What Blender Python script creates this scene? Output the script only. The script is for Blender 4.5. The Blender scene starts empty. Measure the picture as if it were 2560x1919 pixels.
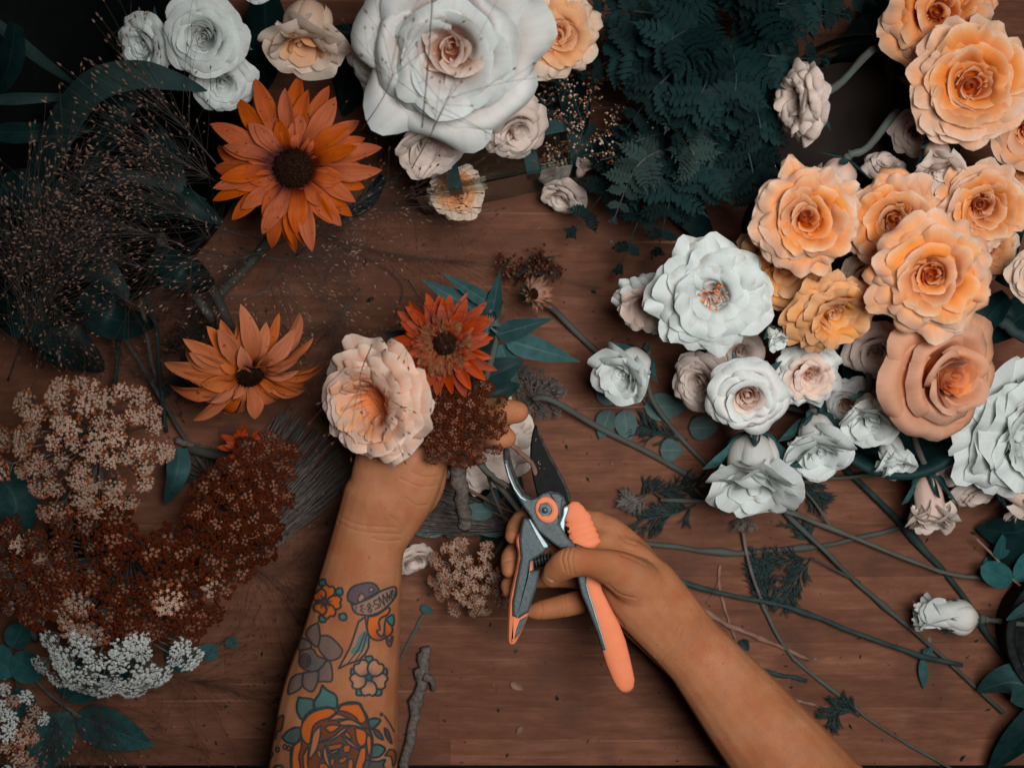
import bpy, bmesh, math, random
import numpy as np
from mathutils import Vector, Matrix, Quaternion, noise
R_ = math.radians
sc = bpy.context.scene
COL = sc.collection
# ------------------------------------------------------------------ camera, world, light, exposure
CAMH, FPX = 1.10, 3300.0            # camera height over the table, focal length in photo pixels
cam_d = bpy.data.cameras.new('camera'); cam = bpy.data.objects.new('camera', cam_d); COL.objects.link(cam)
cam.location = (0, 0, CAMH); cam_d.sensor_width = 36.0; cam_d.lens = 36.0*FPX/2560.0
cam_d.clip_start = 0.02; cam_d.clip_end = 50
cam_d.dof.use_dof = True; cam_d.dof.focus_distance = 0.975; cam_d.dof.aperture_fstop = 5.0
sc.camera = cam
wd = bpy.data.worlds.new('World'); sc.world = wd; wd.use_nodes = True
wd.node_tree.nodes['Background'].inputs[0].default_value = (0.55, 0.78, 0.85, 1)
wd.node_tree.nodes['Background'].inputs[1].default_value = 0.007
def area(name, loc, target, sx, sy, power, col, spread=180):
    l = bpy.data.lights.new(name, 'AREA'); l.shape = 'RECTANGLE'; l.size = sx; l.size_y = sy
    l.energy = power; l.color = col; l.spread = R_(spread)
    o = bpy.data.objects.new(name, l); COL.objects.link(o); o.location = loc
    o.rotation_euler = (Vector(target)-Vector(loc)).to_track_quat('-Z', 'Y').to_euler()
    return o
area('window_light', (0.28, 0.06, 1.30), (0.16, -0.06, 0.0), 0.46, 0.40, 5.8, (1.0, 0.985, 0.96), 96)
vs = sc.view_settings
vs.view_transform = 'Standard'; vs.look = 'None'; vs.exposure = 0.0; vs.gamma = 1.0; vs.use_curve_mapping = False
# ------------------------------------------------------------------ helpers
def S(z): return FPX/(CAMH-z)
def W(x, y, z=0.0):
    s = S(z); return Vector(((x-1280.0)/s, (959.5-y)/s, z))
def props(o, label=None, cat=None, group=None, kind=None):
    if label: o['label'] = label
    if cat: o['category'] = cat
    if group: o['group'] = group
    if kind: o['kind'] = kind
    return o
def thing(name, loc, label, cat, group=None, rot=None):
    o = bpy.data.objects.new(name, None); COL.objects.link(o)
    o.empty_display_size = 0.01
    o.location = loc
    if rot is not None:
        o.rotation_mode = 'QUATERNION'; o.rotation_quaternion = rot
    return props(o, label, cat, group)
def M_of(o):
    if o.rotation_mode == 'QUATERNION': return Matrix.Translation(o.location) @ o.rotation_quaternion.to_matrix().to_4x4()
    return Matrix.Translation(o.location) @ o.rotation_euler.to_matrix().to_4x4()
def mkmesh(name, v, f, mats, smooth=True, uv=None, mi=None):
    me = bpy.data.meshes.new(name)
    me.from_pydata([tuple(p) for p in v], [], f)
    for m in (mats if isinstance(mats, (list, tuple)) else [mats]): me.materials.append(m)
    if smooth: me.polygons.foreach_set('use_smooth', [True]*len(me.polygons))
    if mi is not None: me.polygons.foreach_set('material_index', mi)
    if uv is not None:
        l = me.uv_layers.new(name='UVMap')
        idx = np.empty(len(me.loops), dtype=np.int32); me.loops.foreach_get('vertex_index', idx)
        l.data.foreach_set('uv', np.asarray(uv, dtype=np.float32)[idx].ravel())
    me.update()
    return me
def obj(name, me, parent=None, mat4=None):
    o = bpy.data.objects.new(name, me); COL.objects.link(o)
    if parent is not None: o.parent = parent
    if mat4 is not None: o.matrix_local = mat4
    return o
def part(name, v, f, mats, parent, smooth=True, uv=None, mi=None):
    return obj(name, mkmesh(name, v, f, mats, smooth, uv, mi), parent)
def local(o, pts):
    Mi = M_of(o).inverted(); return [Mi @ Vector(p) for p in pts]
def crom(P, n):
    P = [np.array(p, float) for p in P]
    if len(P) < 3:
        return [P[0]+(P[-1]-P[0])*t for t in np.linspace(0, 1, n+1)]
    Q = [2*P[0]-P[1]]+P+[2*P[-1]-P[-2]]
    out = []
    seg = len(P)-1
    for k in range(n+1):
        t = k/n*seg; i = min(int(t), seg-1); t -= i
        a, b, c, d = Q[i:i+4]
        out.append(0.5*((2*b)+(c-a)*t+(2*a-5*b+4*c-d)*t*t+(3*b-a-3*c+d)*t**3))
    return out
def tube(P, Rr, ns=8, flat=1.0, cap=True):
    """P list of points, Rr list of radii -> verts, faces"""
    P = [Vector(p) for p in P]; n = len(P)
    if not hasattr(Rr, '__len__'): Rr = [Rr]*n
    v, f = [], []
    ref = None
    for i in range(n):
        t = (P[min(i+1, n-1)]-P[max(i-1, 0)])
        if t.length < 1e-9: t = Vector((1, 0, 0))
        t.normalize()
        if ref is None:
            ref = Vector((0, 0, 1)) if abs(t.z) < 0.9 else Vector((0, 1, 0))
        b = t.cross(ref); b.normalize(); a = b.cross(t); a.normalize(); ref = a
        for k in range(ns):
            th = 2*math.pi*k/ns
            v.append(P[i]+(b*math.cos(th)+a*math.sin(th)*flat)*Rr[i])
    for i in range(n-1):
        for k in range(ns):
            k2 = (k+1) % ns
            f.append((i*ns+k, i*ns+k2, (i+1)*ns+k2, (i+1)*ns+k))
    if cap:
        f.append(tuple(range(ns))[::-1]); f.append(tuple((n-1)*ns+k for k in range(ns)))
    return v, f
class MB:
    def __init__(s): s.v, s.f, s.mi, s.uv = [], [], [], []
    def add(s, v, f, mi=0, uv=None):
        o = len(s.v); s.v += [tuple(p) for p in v]; s.f += [tuple(i+o for i in q) for q in f]
        s.mi += [mi]*len(f); s.uv += list(uv) if uv is not None else [(0, 0)]*len(v)
    def mesh(s, name, mats, smooth=True): return mkmesh(name, s.v, s.f, mats, smooth, s.uv, s.mi)
    def build(s, name, mats, parent=None, smooth=True): return obj(name, s.mesh(name, mats, smooth), parent)
def px_poly(pts, z): return [W(x, y, z) for x, y in pts]
def slab(pts, z0, z1, bev, zref=None):
    """rounded plate from an outline in photo pixels"""
    zr = zref if zref is not None else z1
    P = [np.array(W(x, y, zr))[:2] for x, y in pts]
    n = len(P)
    ar = sum(P[i][0]*P[(i+1) % n][1]-P[(i+1) % n][0]*P[i][1] for i in range(n))
    if ar < 0: P = P[::-1]
    def inset(d):
        out = []
        for i in range(n):
            e1 = P[i]-P[i-1]; e2 = P[(i+1) % n]-P[i]
            e1 = e1/(np.linalg.norm(e1)+1e-12); e2 = e2/(np.linalg.norm(e2)+1e-12)
            n1 = np.array((-e1[1], e1[0])); n2 = np.array((-e2[1], e2[0]))
            m = n1+n2; m = m/(np.linalg.norm(m)+1e-9)
            out.append(P[i]+m*d/max(0.55, float(m@n1)))
        return out
    rings = [(0.5*bev, z0), (0, z0+0.5*bev), (0, z1-bev), (0.3*bev, z1-0.3*bev), (bev, z1)]
    v, f = [], []
    for d, z in rings: v += [(p[0], p[1], z) for p in inset(d)]
    for k in range(len(rings)-1):
        for i in range(n):
            j = (i+1) % n; f.append((k*n+i, k*n+j, (k+1)*n+j, (k+1)*n+i))
    f.append(tuple(range(n))[::-1]); f.append(tuple((len(rings)-1)*n+i for i in range(n)))
    return v, f
def smooth_poly(pts, n): 
    Q = crom(list(pts)+[pts[0]], n)[:-1]; return [tuple(q) for q in Q]
# ------------------------------------------------------------------ materials
MATS = {}
def nodes(name):
    m = bpy.data.materials.new(name); m.use_nodes = True
    nt = m.node_tree; b = nt.nodes['Principled BSDF']; return m, nt, b
def N(nt, t, **k):
    n = nt.nodes.new(t)
    for a, b in k.items():
        if a.startswith('i_'): n.inputs[a[2:].replace('_', ' ')].default_value = b
        else: setattr(n, a, b)
    return n
def ramp(nt, stops):
    r = nt.nodes.new('ShaderNodeValToRGB'); e = r.color_ramp.elements
    e[0].position, e[0].color = stops[0][0], (*stops[0][1], 1)
    e[1].position, e[1].color = stops[-1][0], (*stops[-1][1], 1)
    for p, c in stops[1:-1]:
        x = e.new(p); x.color = (*c, 1)
    return r
def mixc(nt, fac, a, b, mode='MIX'):
    m = nt.nodes.new('ShaderNodeMix'); m.data_type = 'RGBA'; m.blend_type = mode
    for s, val in ((m.inputs[0], fac), (m.inputs[6], a), (m.inputs[7], b)):
        if isinstance(val, bpy.types.NodeSocket): nt.links.new(val, s)
        elif isinstance(val, (int, float)): s.default_value = val
        else: s.default_value = (*val[:3], 1)
    return m.outputs[2]
def math_(nt, op, a, b=0.0, clamp=False):
    m = nt.nodes.new('ShaderNodeMath'); m.operation = op; m.use_clamp = clamp
    for s, val in ((m.inputs[0], a), (m.inputs[1], b)):
        if isinstance(val, bpy.types.NodeSocket): nt.links.new(val, s)
        else: s.default_value = val
    return m.outputs[0]
def simple(name, col, col2=None, scale=60, rough=0.6, bump=0.0, bscale=300, metal=0.0, spec=0.07, var=0.0, stretch=None, sss=0.0):
    m, nt, b = nodes(name)
    tc = N(nt, 'ShaderNodeTexCoord'); vec = tc.outputs['Object']
    if stretch:
        mp = N(nt, 'ShaderNodeMapping'); mp.inputs['Scale'].default_value = stretch
        nt.links.new(vec, mp.inputs[0]); vec = mp.outputs[0]
    n1 = N(nt, 'ShaderNodeTexNoise'); n1.inputs['Scale'].default_value = scale; n1.inputs['Detail'].default_value = 5
    nt.links.new(vec, n1.inputs['Vector'])
    r = ramp(nt, [(0.3, col), (0.7, col2 or col)]); nt.links.new(n1.outputs[0], r.inputs[0])
    c = r.outputs[0]
    if var:
        oi = N(nt, 'ShaderNodeObjectInfo')
        h = N(nt, 'ShaderNodeHueSaturation'); nt.links.new(c, h.inputs['Color'])
        nt.links.new(math_(nt, 'ADD', math_(nt, 'MULTIPLY', oi.outputs['Random'], 2*var), 1-var), h.inputs['Value'])
        c = h.outputs[0]
    nt.links.new(c, b.inputs['Base Color'])
    b.inputs['Roughness'].default_value = rough; b.inputs['Metallic'].default_value = metal
    b.inputs['Specular IOR Level'].default_value = spec
    if sss: b.inputs['Subsurface Weight'].default_value = sss; b.inputs['Subsurface Radius'].default_value = (0.006, 0.002, 0.001); b.inputs['Subsurface Scale'].default_value = 1.0
    if bump:
        n2 = N(nt, 'ShaderNodeTexNoise'); n2.inputs['Scale'].default_value = bscale; n2.inputs['Detail'].default_value = 6
        nt.links.new(vec, n2.inputs['Vector'])
        bp = N(nt, 'ShaderNodeBump'); bp.inputs['Strength'].default_value = bump; bp.inputs['Distance'].default_value = 0.001
        nt.links.new(n2.outputs[0], bp.inputs['Height']); nt.links.new(bp.outputs[0], b.inputs['Normal'])
    MATS[name] = m
    return m
def petal_mat(name, stops, veins=0.26, trans=0.38, rough=0.6, spots=None, ribs=26):
    """colour runs from the petal's claw (v=0) to its rim (v=1)"""
    m, nt, b = nodes(name)
    uv = N(nt, 'ShaderNodeUVMap'); sx = N(nt, 'ShaderNodeSeparateXYZ'); nt.links.new(uv.outputs[0], sx.inputs[0])
    tc = N(nt, 'ShaderNodeTexCoord')
    n0 = N(nt, 'ShaderNodeTexNoise'); n0.inputs['Scale'].default_value = 45; n0.inputs['Detail'].default_value = 3
    nt.links.new(tc.outputs['Object'], n0.inputs['Vector'])
    vv = math_(nt, 'ADD', sx.outputs[1], math_(nt, 'MULTIPLY', math_(nt, 'SUBTRACT', n0.outputs[0], 0.5), 0.28))
    r = ramp(nt, stops); nt.links.new(vv, r.inputs[0])
    oi = N(nt, 'ShaderNodeObjectInfo')
    h = N(nt, 'ShaderNodeHueSaturation'); nt.links.new(r.outputs[0], h.inputs['Color'])
    nt.links.new(math_(nt, 'ADD', math_(nt, 'MULTIPLY', oi.outputs['Random'], 0.16), 0.92), h.inputs['Value'])
    nt.links.new(math_(nt, 'ADD', math_(nt, 'MULTIPLY', oi.outputs['Random'], 0.16), 0.92), h.inputs['Saturation'])
    c = h.outputs[0]
    mp = N(nt, 'ShaderNodeMapping'); mp.inputs['Scale'].default_value = (ribs, 2.2, 1); nt.links.new(uv.outputs[0], mp.inputs[0])
    n1 = N(nt, 'ShaderNodeTexNoise'); n1.inputs['Scale'].default_value = 1.0; n1.inputs['Detail'].default_value = 4
    nt.links.new(mp.outputs[0], n1.inputs['Vector'])
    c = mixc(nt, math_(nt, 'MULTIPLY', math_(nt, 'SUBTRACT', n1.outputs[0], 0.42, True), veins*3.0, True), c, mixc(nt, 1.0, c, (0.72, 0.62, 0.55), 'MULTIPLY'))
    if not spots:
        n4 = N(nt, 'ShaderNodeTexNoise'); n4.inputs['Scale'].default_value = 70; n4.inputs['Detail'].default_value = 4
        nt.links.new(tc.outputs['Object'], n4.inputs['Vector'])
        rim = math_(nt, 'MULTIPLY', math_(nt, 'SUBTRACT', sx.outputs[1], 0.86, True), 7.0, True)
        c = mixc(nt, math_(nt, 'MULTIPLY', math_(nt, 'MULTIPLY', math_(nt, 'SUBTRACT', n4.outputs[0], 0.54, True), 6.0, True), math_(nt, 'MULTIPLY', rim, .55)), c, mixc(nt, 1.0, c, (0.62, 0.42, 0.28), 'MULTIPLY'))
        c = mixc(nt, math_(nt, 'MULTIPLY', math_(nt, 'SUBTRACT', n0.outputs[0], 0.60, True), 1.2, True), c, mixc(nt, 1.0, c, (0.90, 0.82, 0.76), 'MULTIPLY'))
    if spots:
        n3 = N(nt, 'ShaderNodeTexNoise'); n3.inputs['Scale'].default_value = 260; n3.inputs['Detail'].default_value = 2
        nt.links.new(tc.outputs['Object'], n3.inputs['Vector'])
        c = mixc(nt, math_(nt, 'MULTIPLY', math_(nt, 'SUBTRACT', n3.outputs[0], 0.665, True), 14.0, True), c, spots)
    nt.links.new(c, b.inputs['Base Color']); b.inputs['Roughness'].default_value = rough
    b.inputs['Specular IOR Level'].default_value = 0.12
    bp = N(nt, 'ShaderNodeBump'); bp.inputs['Strength'].default_value = 0.35; bp.inputs['Distance'].default_value = 0.0006
    nt.links.new(n1.outputs[0], bp.inputs['Height']); nt.links.new(bp.outputs[0], b.inputs['Normal'])
    tr = N(nt, 'ShaderNodeBsdfTranslucent'); nt.links.new(c, tr.inputs[0]); nt.links.new(bp.outputs[0], tr.inputs['Normal'])
    mx = N(nt, 'ShaderNodeMixShader'); mx.inputs[0].default_value = trans
    nt.links.new(b.outputs[0], mx.inputs[1]); nt.links.new(tr.outputs[0], mx.inputs[2])
    nt.links.new(mx.outputs[0], nt.nodes['Material Output'].inputs[0])
    MATS[name] = m
    return m
def leaf_mat(name, col, col2, vein, rough=0.5, trans=0.15, nv=16, vr=(.7, .6)):
    m, nt, b = nodes(name)
    uv = N(nt, 'ShaderNodeUVMap'); sx = N(nt, 'ShaderNodeSeparateXYZ'); nt.links.new(uv.outputs[0], sx.inputs[0])
    tc = N(nt, 'ShaderNodeTexCoord')
    n0 = N(nt, 'ShaderNodeTexNoise'); n0.inputs['Scale'].default_value = 120; n0.inputs['Detail'].default_value = 6
    nt.links.new(tc.outputs['Object'], n0.inputs['Vector'])
    r = ramp(nt, [(0.3, col), (0.7, col2)]); nt.links.new(n0.outputs[0], r.inputs[0])
    oi = N(nt, 'ShaderNodeObjectInfo')
    h = N(nt, 'ShaderNodeHueSaturation'); nt.links.new(r.outputs[0], h.inputs['Color'])
    nt.links.new(math_(nt, 'ADD', math_(nt, 'MULTIPLY', oi.outputs['Random'], vr[1]), vr[0]), h.inputs['Value'])
    c = h.outputs[0]
    au = math_(nt, 'ABSOLUTE', math_(nt, 'SUBTRACT', sx.outputs[0], 0.5))
    mid = math_(nt, 'SUBTRACT', 1.0, math_(nt, 'MULTIPLY', au, 22.0), True)
    side = math_(nt, 'FRACT', math_(nt, 'MULTIPLY', math_(nt, 'SUBTRACT', sx.outputs[1], math_(nt, 'MULTIPLY', au, 0.5)), nv))
    sv = math_(nt, 'SUBTRACT', 1.0, math_(nt, 'MULTIPLY', math_(nt, 'ABSOLUTE', math_(nt, 'SUBTRACT', side, 0.5)), 9.0), True)
    vm = math_(nt, 'MAXIMUM', mid, math_(nt, 'MULTIPLY', sv, 0.35))
    c = mixc(nt, math_(nt, 'MULTIPLY', vm, 0.6), c, vein)
    nt.links.new(c, b.inputs['Base Color']); b.inputs['Roughness'].default_value = rough; b.inputs['Specular IOR Level'].default_value = 0.05
    bp = N(nt, 'ShaderNodeBump'); bp.inputs['Strength'].default_value = 0.4; bp.inputs['Distance'].default_value = 0.0006
    nt.links.new(math_(nt, 'SUBTRACT', n0.outputs[0], math_(nt, 'MULTIPLY', vm, 0.5)), bp.inputs['Height']); nt.links.new(bp.outputs[0], b.inputs['Normal'])
    tr = N(nt, 'ShaderNodeBsdfTranslucent'); nt.links.new(c, tr.inputs[0])
    mx = N(nt, 'ShaderNodeMixShader'); mx.inputs[0].default_value = trans
    nt.links.new(b.outputs[0], mx.inputs[1]); nt.links.new(tr.outputs[0], mx.inputs[2])
    nt.links.new(mx.outputs[0], nt.nodes['Material Output'].inputs[0])
    MATS[name] = m
    return m
def wood_mat():
    m, nt, b = nodes('wood')
    tc = N(nt, 'ShaderNodeTexCoord'); oi = N(nt, 'ShaderNodeObjectInfo')
    off = N(nt, 'ShaderNodeVectorMath'); off.operation = 'MULTIPLY_ADD'
    cx = N(nt, 'ShaderNodeCombineXYZ')
    for k in range(3): nt.links.new(oi.outputs['Random'], cx.inputs[k])
    nt.links.new(cx.outputs[0], off.inputs[0]); off.inputs[1].default_value = (13, 7, 5); nt.links.new(tc.outputs['Object'], off.inputs[2])
    def nz(scale, st, det=6, rg=0.6):
        mp = N(nt, 'ShaderNodeMapping'); mp.inputs['Scale'].default_value = st; nt.links.new(off.outputs[0], mp.inputs[0])
        n = N(nt, 'ShaderNodeTexNoise'); n.inputs['Scale'].default_value = scale; n.inputs['Detail'].default_value = det; n.inputs['Roughness'].default_value = rg
        nt.links.new(mp.outputs[0], n.inputs['Vector']); return n.outputs[0]
    g = nz(12, (2.2, 13, 1), 7, .68); fine = nz(70, (2.2, 16, 1), 5, .7); blot = nz(14, (1, 1.5, 1), 6, .65); fleck = nz(520, (0.4, 1, 1), 2)
    r = ramp(nt, [(0.25, (0.094, 0.034, 0.018)), (0.5, (0.158, 0.062, 0.035)), (0.78, (0.250, 0.112, 0.068))]); nt.links.new(g, r.inputs[0])
    c = mixc(nt, math_(nt, 'MULTIPLY', fine, 0.55), r.outputs[0], (0.085, 0.036, 0.022))
    c = mixc(nt, math_(nt, 'MULTIPLY', math_(nt, 'SUBTRACT', blot, 0.43, True), 2.3, True), c, (0.085, 0.034, 0.020))
    c = mixc(nt, math_(nt, 'MULTIPLY', math_(nt, 'SUBTRACT', fleck, 0.60, True), 2.2, True), c, (0.055, 0.024, 0.016))
    h = N(nt, 'ShaderNodeHueSaturation'); nt.links.new(c, h.inputs['Color'])
    nt.links.new(math_(nt, 'ADD', math_(nt, 'MULTIPLY', oi.outputs['Random'], 0.40), 0.74), h.inputs['Value'])
    # old stains with their own outlines, across the staves
    geo = N(nt, 'ShaderNodeNewGeometry')
    st = N(nt, 'ShaderNodeTexNoise'); st.inputs['Scale'].default_value = 16; st.inputs['Detail'].default_value = 8; nt.links.new(geo.outputs['Position'], st.inputs['Vector'])
    c = mixc(nt, math_(nt, 'MULTIPLY', math_(nt, 'SUBTRACT', st.outputs[0], 0.54, True), 4.0, True), h.outputs[0], (0.06, 0.028, 0.020))
    sp = N(nt, 'ShaderNodeTexNoise'); sp.inputs['Scale'].default_value = 170; sp.inputs['Detail'].default_value = 1; nt.links.new(geo.outputs['Position'], sp.inputs['Vector'])
    c = mixc(nt, math_(nt, 'MULTIPLY', math_(nt, 'SUBTRACT', sp.outputs[0], 0.72, True), 14, True), c, (0.03, 0.014, 0.012))
    for ang, th in ((0.5, 0.985), (-0.9, 0.988), (1.4, 0.988)):      # knife scratches
        mp = N(nt, 'ShaderNodeMapping'); mp.inputs['Rotation'].default_value = (0, 0, ang); mp.inputs['Scale'].default_value = (4, 260, 1); nt.links.new(geo.outputs['Position'], mp.inputs[0])
        sn = N(nt, 'ShaderNodeTexNoise'); sn.inputs['Scale'].default_value = 1.0; sn.inputs['Detail'].default_value = 0; nt.links.new(mp.outputs[0], sn.inputs['Vector'])
        c = mixc(nt, math_(nt, 'MULTIPLY', math_(nt, 'SUBTRACT', sn.outputs[0], 0.80, True), 9.0, True), c, (0.30, 0.15, 0.10))
    nt.links.new(c, b.inputs['Base Color'])
    b.inputs['Roughness'].default_value = 0.7; b.inputs['Specular IOR Level'].default_value = 0.08
    bp = N(nt, 'ShaderNodeBump'); bp.inputs['Strength'].default_value = 0.25; bp.inputs['Distance'].default_value = 0.0005
    nt.links.new(math_(nt, 'ADD', g, fine), bp.inputs['Height']); nt.links.new(bp.outputs[0], b.inputs['Normal'])
    MATS['wood'] = m
wood_mat()
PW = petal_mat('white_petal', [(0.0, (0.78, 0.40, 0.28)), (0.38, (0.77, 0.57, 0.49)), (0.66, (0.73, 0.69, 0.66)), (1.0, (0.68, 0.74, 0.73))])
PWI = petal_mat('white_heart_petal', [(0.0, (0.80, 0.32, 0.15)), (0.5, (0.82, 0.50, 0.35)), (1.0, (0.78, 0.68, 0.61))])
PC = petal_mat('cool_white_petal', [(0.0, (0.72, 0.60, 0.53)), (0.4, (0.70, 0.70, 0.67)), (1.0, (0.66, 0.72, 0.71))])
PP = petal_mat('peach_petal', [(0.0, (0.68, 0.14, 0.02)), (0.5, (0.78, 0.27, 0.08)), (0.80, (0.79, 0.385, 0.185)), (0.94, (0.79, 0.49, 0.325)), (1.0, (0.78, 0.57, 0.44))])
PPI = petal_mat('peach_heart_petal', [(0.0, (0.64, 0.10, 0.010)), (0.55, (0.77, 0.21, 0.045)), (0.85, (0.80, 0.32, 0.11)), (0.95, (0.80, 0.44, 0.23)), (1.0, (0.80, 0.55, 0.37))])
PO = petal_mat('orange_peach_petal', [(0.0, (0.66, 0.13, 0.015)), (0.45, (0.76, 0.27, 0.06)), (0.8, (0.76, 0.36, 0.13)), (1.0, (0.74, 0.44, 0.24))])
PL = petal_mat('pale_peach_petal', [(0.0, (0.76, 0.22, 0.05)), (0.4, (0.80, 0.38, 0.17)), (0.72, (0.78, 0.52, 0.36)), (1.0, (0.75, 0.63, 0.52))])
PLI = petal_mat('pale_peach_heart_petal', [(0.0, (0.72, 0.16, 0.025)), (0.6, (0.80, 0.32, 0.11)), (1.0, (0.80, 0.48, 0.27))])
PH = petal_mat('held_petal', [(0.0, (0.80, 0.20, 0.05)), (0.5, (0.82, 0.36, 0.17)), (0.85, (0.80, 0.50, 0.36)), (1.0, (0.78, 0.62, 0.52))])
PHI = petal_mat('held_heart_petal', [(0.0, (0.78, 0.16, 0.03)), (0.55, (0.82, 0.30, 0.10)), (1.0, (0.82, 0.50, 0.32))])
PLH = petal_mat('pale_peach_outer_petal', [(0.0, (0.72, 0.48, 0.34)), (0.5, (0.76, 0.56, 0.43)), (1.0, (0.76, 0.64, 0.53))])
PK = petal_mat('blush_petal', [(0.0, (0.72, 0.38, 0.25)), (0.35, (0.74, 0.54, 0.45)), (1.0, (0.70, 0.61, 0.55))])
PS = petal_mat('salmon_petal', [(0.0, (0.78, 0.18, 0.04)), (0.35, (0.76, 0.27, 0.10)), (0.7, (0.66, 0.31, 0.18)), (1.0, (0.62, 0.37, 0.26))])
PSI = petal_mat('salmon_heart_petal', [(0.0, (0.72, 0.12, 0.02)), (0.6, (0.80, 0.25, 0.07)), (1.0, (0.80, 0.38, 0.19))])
INNER = {}
PR = petal_mat('rust_ray', [(0.0, (0.035, 0.004, 0.002)), (0.20, (0.07, 0.008, 0.003)), (0.36, (0.30, 0.048, 0.006)), (0.6, (0.41, 0.078, 0.010)), (1.0, (0.36, 0.066, 0.010))], veins=0.95, trans=0.15, spots=(0.08, 0.015, 0.006), ribs=8)
PR2 = petal_mat('tan_ray', [(0.0, (0.08, 0.014, 0.005)), (0.14, (0.24, 0.050, 0.014)), (0.3, (0.42, 0.108, 0.034)), (1.0, (0.46, 0.140, 0.055))], veins=0.9, trans=0.15, spots=(0.2, 0.05, 0.02), ribs=8)
PR3 = petal_mat('ember_ray', [(0.0, (0.04, 0.004, 0.002)), (0.45, (0.20, 0.020, 0.003)), (1.0, (0.36, 0.048, 0.007))], veins=0.9, trans=0.12, ribs=8)
PR4 = petal_mat('dry_ray', [(0.0, (0.40, 0.22, 0.16)), (0.5, (0.34, 0.17, 0.11)), (1.0, (0.10, 0.035, 0.018))], veins=0.7, trans=0.15, ribs=8)
simple('disk', (0.006, 0.003, 0.002), (0.026, 0.011, 0.006), scale=500, rough=0.9, bump=0.8, bscale=900, spec=.02)
simple('brown_curl', (0.10, 0.03, 0.012), (0.20, 0.07, 0.03), scale=200, rough=0.7)
simple('stem_green', (0.062, 0.050, 0.040), (0.062, 0.078, 0.070), scale=40, rough=0.6, bump=0.5, bscale=260, var=0.25)
simple('stem_dark', (0.012, 0.026, 0.026), (0.030, 0.046, 0.044), scale=90, rough=0.6, bump=0.3, var=0.15)
simple('stem_brown', (0.13, 0.062, 0.042), (0.20, 0.12, 0.09), scale=120, rough=0.6, bump=0.4, bscale=300, var=0.15)
simple('bark', (0.060, 0.048, 0.042), (0.15, 0.125, 0.11), scale=60, rough=0.85, bump=1.0, bscale=120, stretch=(6, 6, 1))
simple('grass_stem', (0.030, 0.024, 0.022), (0.080, 0.072, 0.066), scale=60, rough=0.6)
simple('grass_dark', (0.030, 0.014, 0.010), (0.075, 0.045, 0.036), scale=60, rough=0.6)
simple('seed_tan', (0.09, 0.034, 0.017), (0.25, 0.16, 0.118), scale=90, rough=0.5)
simple('seed_dark', (0.028, 0.012, 0.009), (0.09, 0.04, 0.026), scale=90, rough=0.5)
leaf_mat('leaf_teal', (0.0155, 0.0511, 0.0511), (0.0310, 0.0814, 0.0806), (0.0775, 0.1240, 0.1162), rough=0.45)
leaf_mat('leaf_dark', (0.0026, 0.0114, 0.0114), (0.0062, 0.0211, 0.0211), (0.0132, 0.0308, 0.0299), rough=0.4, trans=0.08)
leaf_mat('leaf_euca', (0.0450, 0.0863, 0.0825), (0.0750, 0.1237, 0.1185), (0.1275, 0.1650, 0.1500), rough=0.55)
leaf_mat('leaf_euca_teal', (0.0119, 0.0632, 0.0655), (0.0268, 0.0967, 0.0982), (0.0372, 0.1190, 0.1190), rough=0.5)
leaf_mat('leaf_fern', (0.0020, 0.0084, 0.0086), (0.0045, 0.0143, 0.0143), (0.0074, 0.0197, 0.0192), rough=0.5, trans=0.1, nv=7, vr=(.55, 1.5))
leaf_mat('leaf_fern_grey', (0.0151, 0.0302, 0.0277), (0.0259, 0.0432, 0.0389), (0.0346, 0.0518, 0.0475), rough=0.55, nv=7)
leaf_mat('leaf_blade', (0.0121, 0.0302, 0.0295), (0.0215, 0.0416, 0.0390), (0.0269, 0.0470, 0.0444), rough=0.5, nv=2)
simple('black_tub', (0.0015, 0.002, 0.002), (0.003, 0.004, 0.004), rough=0.6, bump=0.1, spec=.05)
simple('teal_pot', (0.004, 0.016, 0.017), (0.008, 0.024, 0.025), rough=0.5)
simple('stone_pot', (0.005, 0.006, 0.0065), (0.016, 0.018, 0.018), scale=200, rough=0.8, bump=0.8, bscale=240)
simple('tape', (0.003, 0.022, 0.022), (0.005, 0.032, 0.032), scale=50, rough=0.4, bump=0.2)
def glass_mat():
    m, nt, b = nodes('glass')
    g = N(nt, 'ShaderNodeBsdfGlass'); g.inputs['IOR'].default_value = 1.18; g.inputs['Roughness'].default_value = 0.08; g.inputs[0].default_value = (0.86, 0.92, 0.91, 1)
    nt.links.new(g.outputs[0], nt.nodes['Material Output'].inputs[0]); MATS['glass'] = m
glass_mat()
simple('murky_water', (0.010, 0.008, 0.007), (0.020, 0.014, 0.011), scale=30, rough=0.6, spec=.03)
# ------------------------------------------------------------------ the setting: table and floor
rng = random.Random(7)
def beveled_box(x0, x1, y0, y1, z0, z1, b):
    v, f = [], []
    rings = [(0, z0), (0, z1-b), (b, z1)]
    for d, z in rings: v += [(x0+d, y0+d, z), (x1-d, y0+d, z), (x1-d, y1-d, z), (x0+d, y1-d, z)]
    for k in range(2):
        for i in range(4):
            j = (i+1) % 4; f.append((k*4+i, k*4+j, k*4+4+j, k*4+4+i))
    f += [(3, 2, 1, 0), (8, 9, 10, 11)]
    return v, f
fl = part('floor', [(-3, -3, -0.78), (3, -3, -0.78), (3, 3, -0.78), (-3, 3, -0.78)], [(0, 1, 2, 3)], simple('floor_dark', (0.010, 0.022, 0.022), (0.02, 0.035, 0.034), rough=0.8), None, False); fl['kind'] = 'structure'
tb_y0 = W(0, 1912, 0).y
table = thing('table', (0, 0, -0.04), 'butcher block wooden work table of narrow reddish brown staves', 'table')
v, f = beveled_box(-0.60, 0.60, tb_y0+0.004, 0.50, 0.0, 0.012, 0.001)
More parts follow.
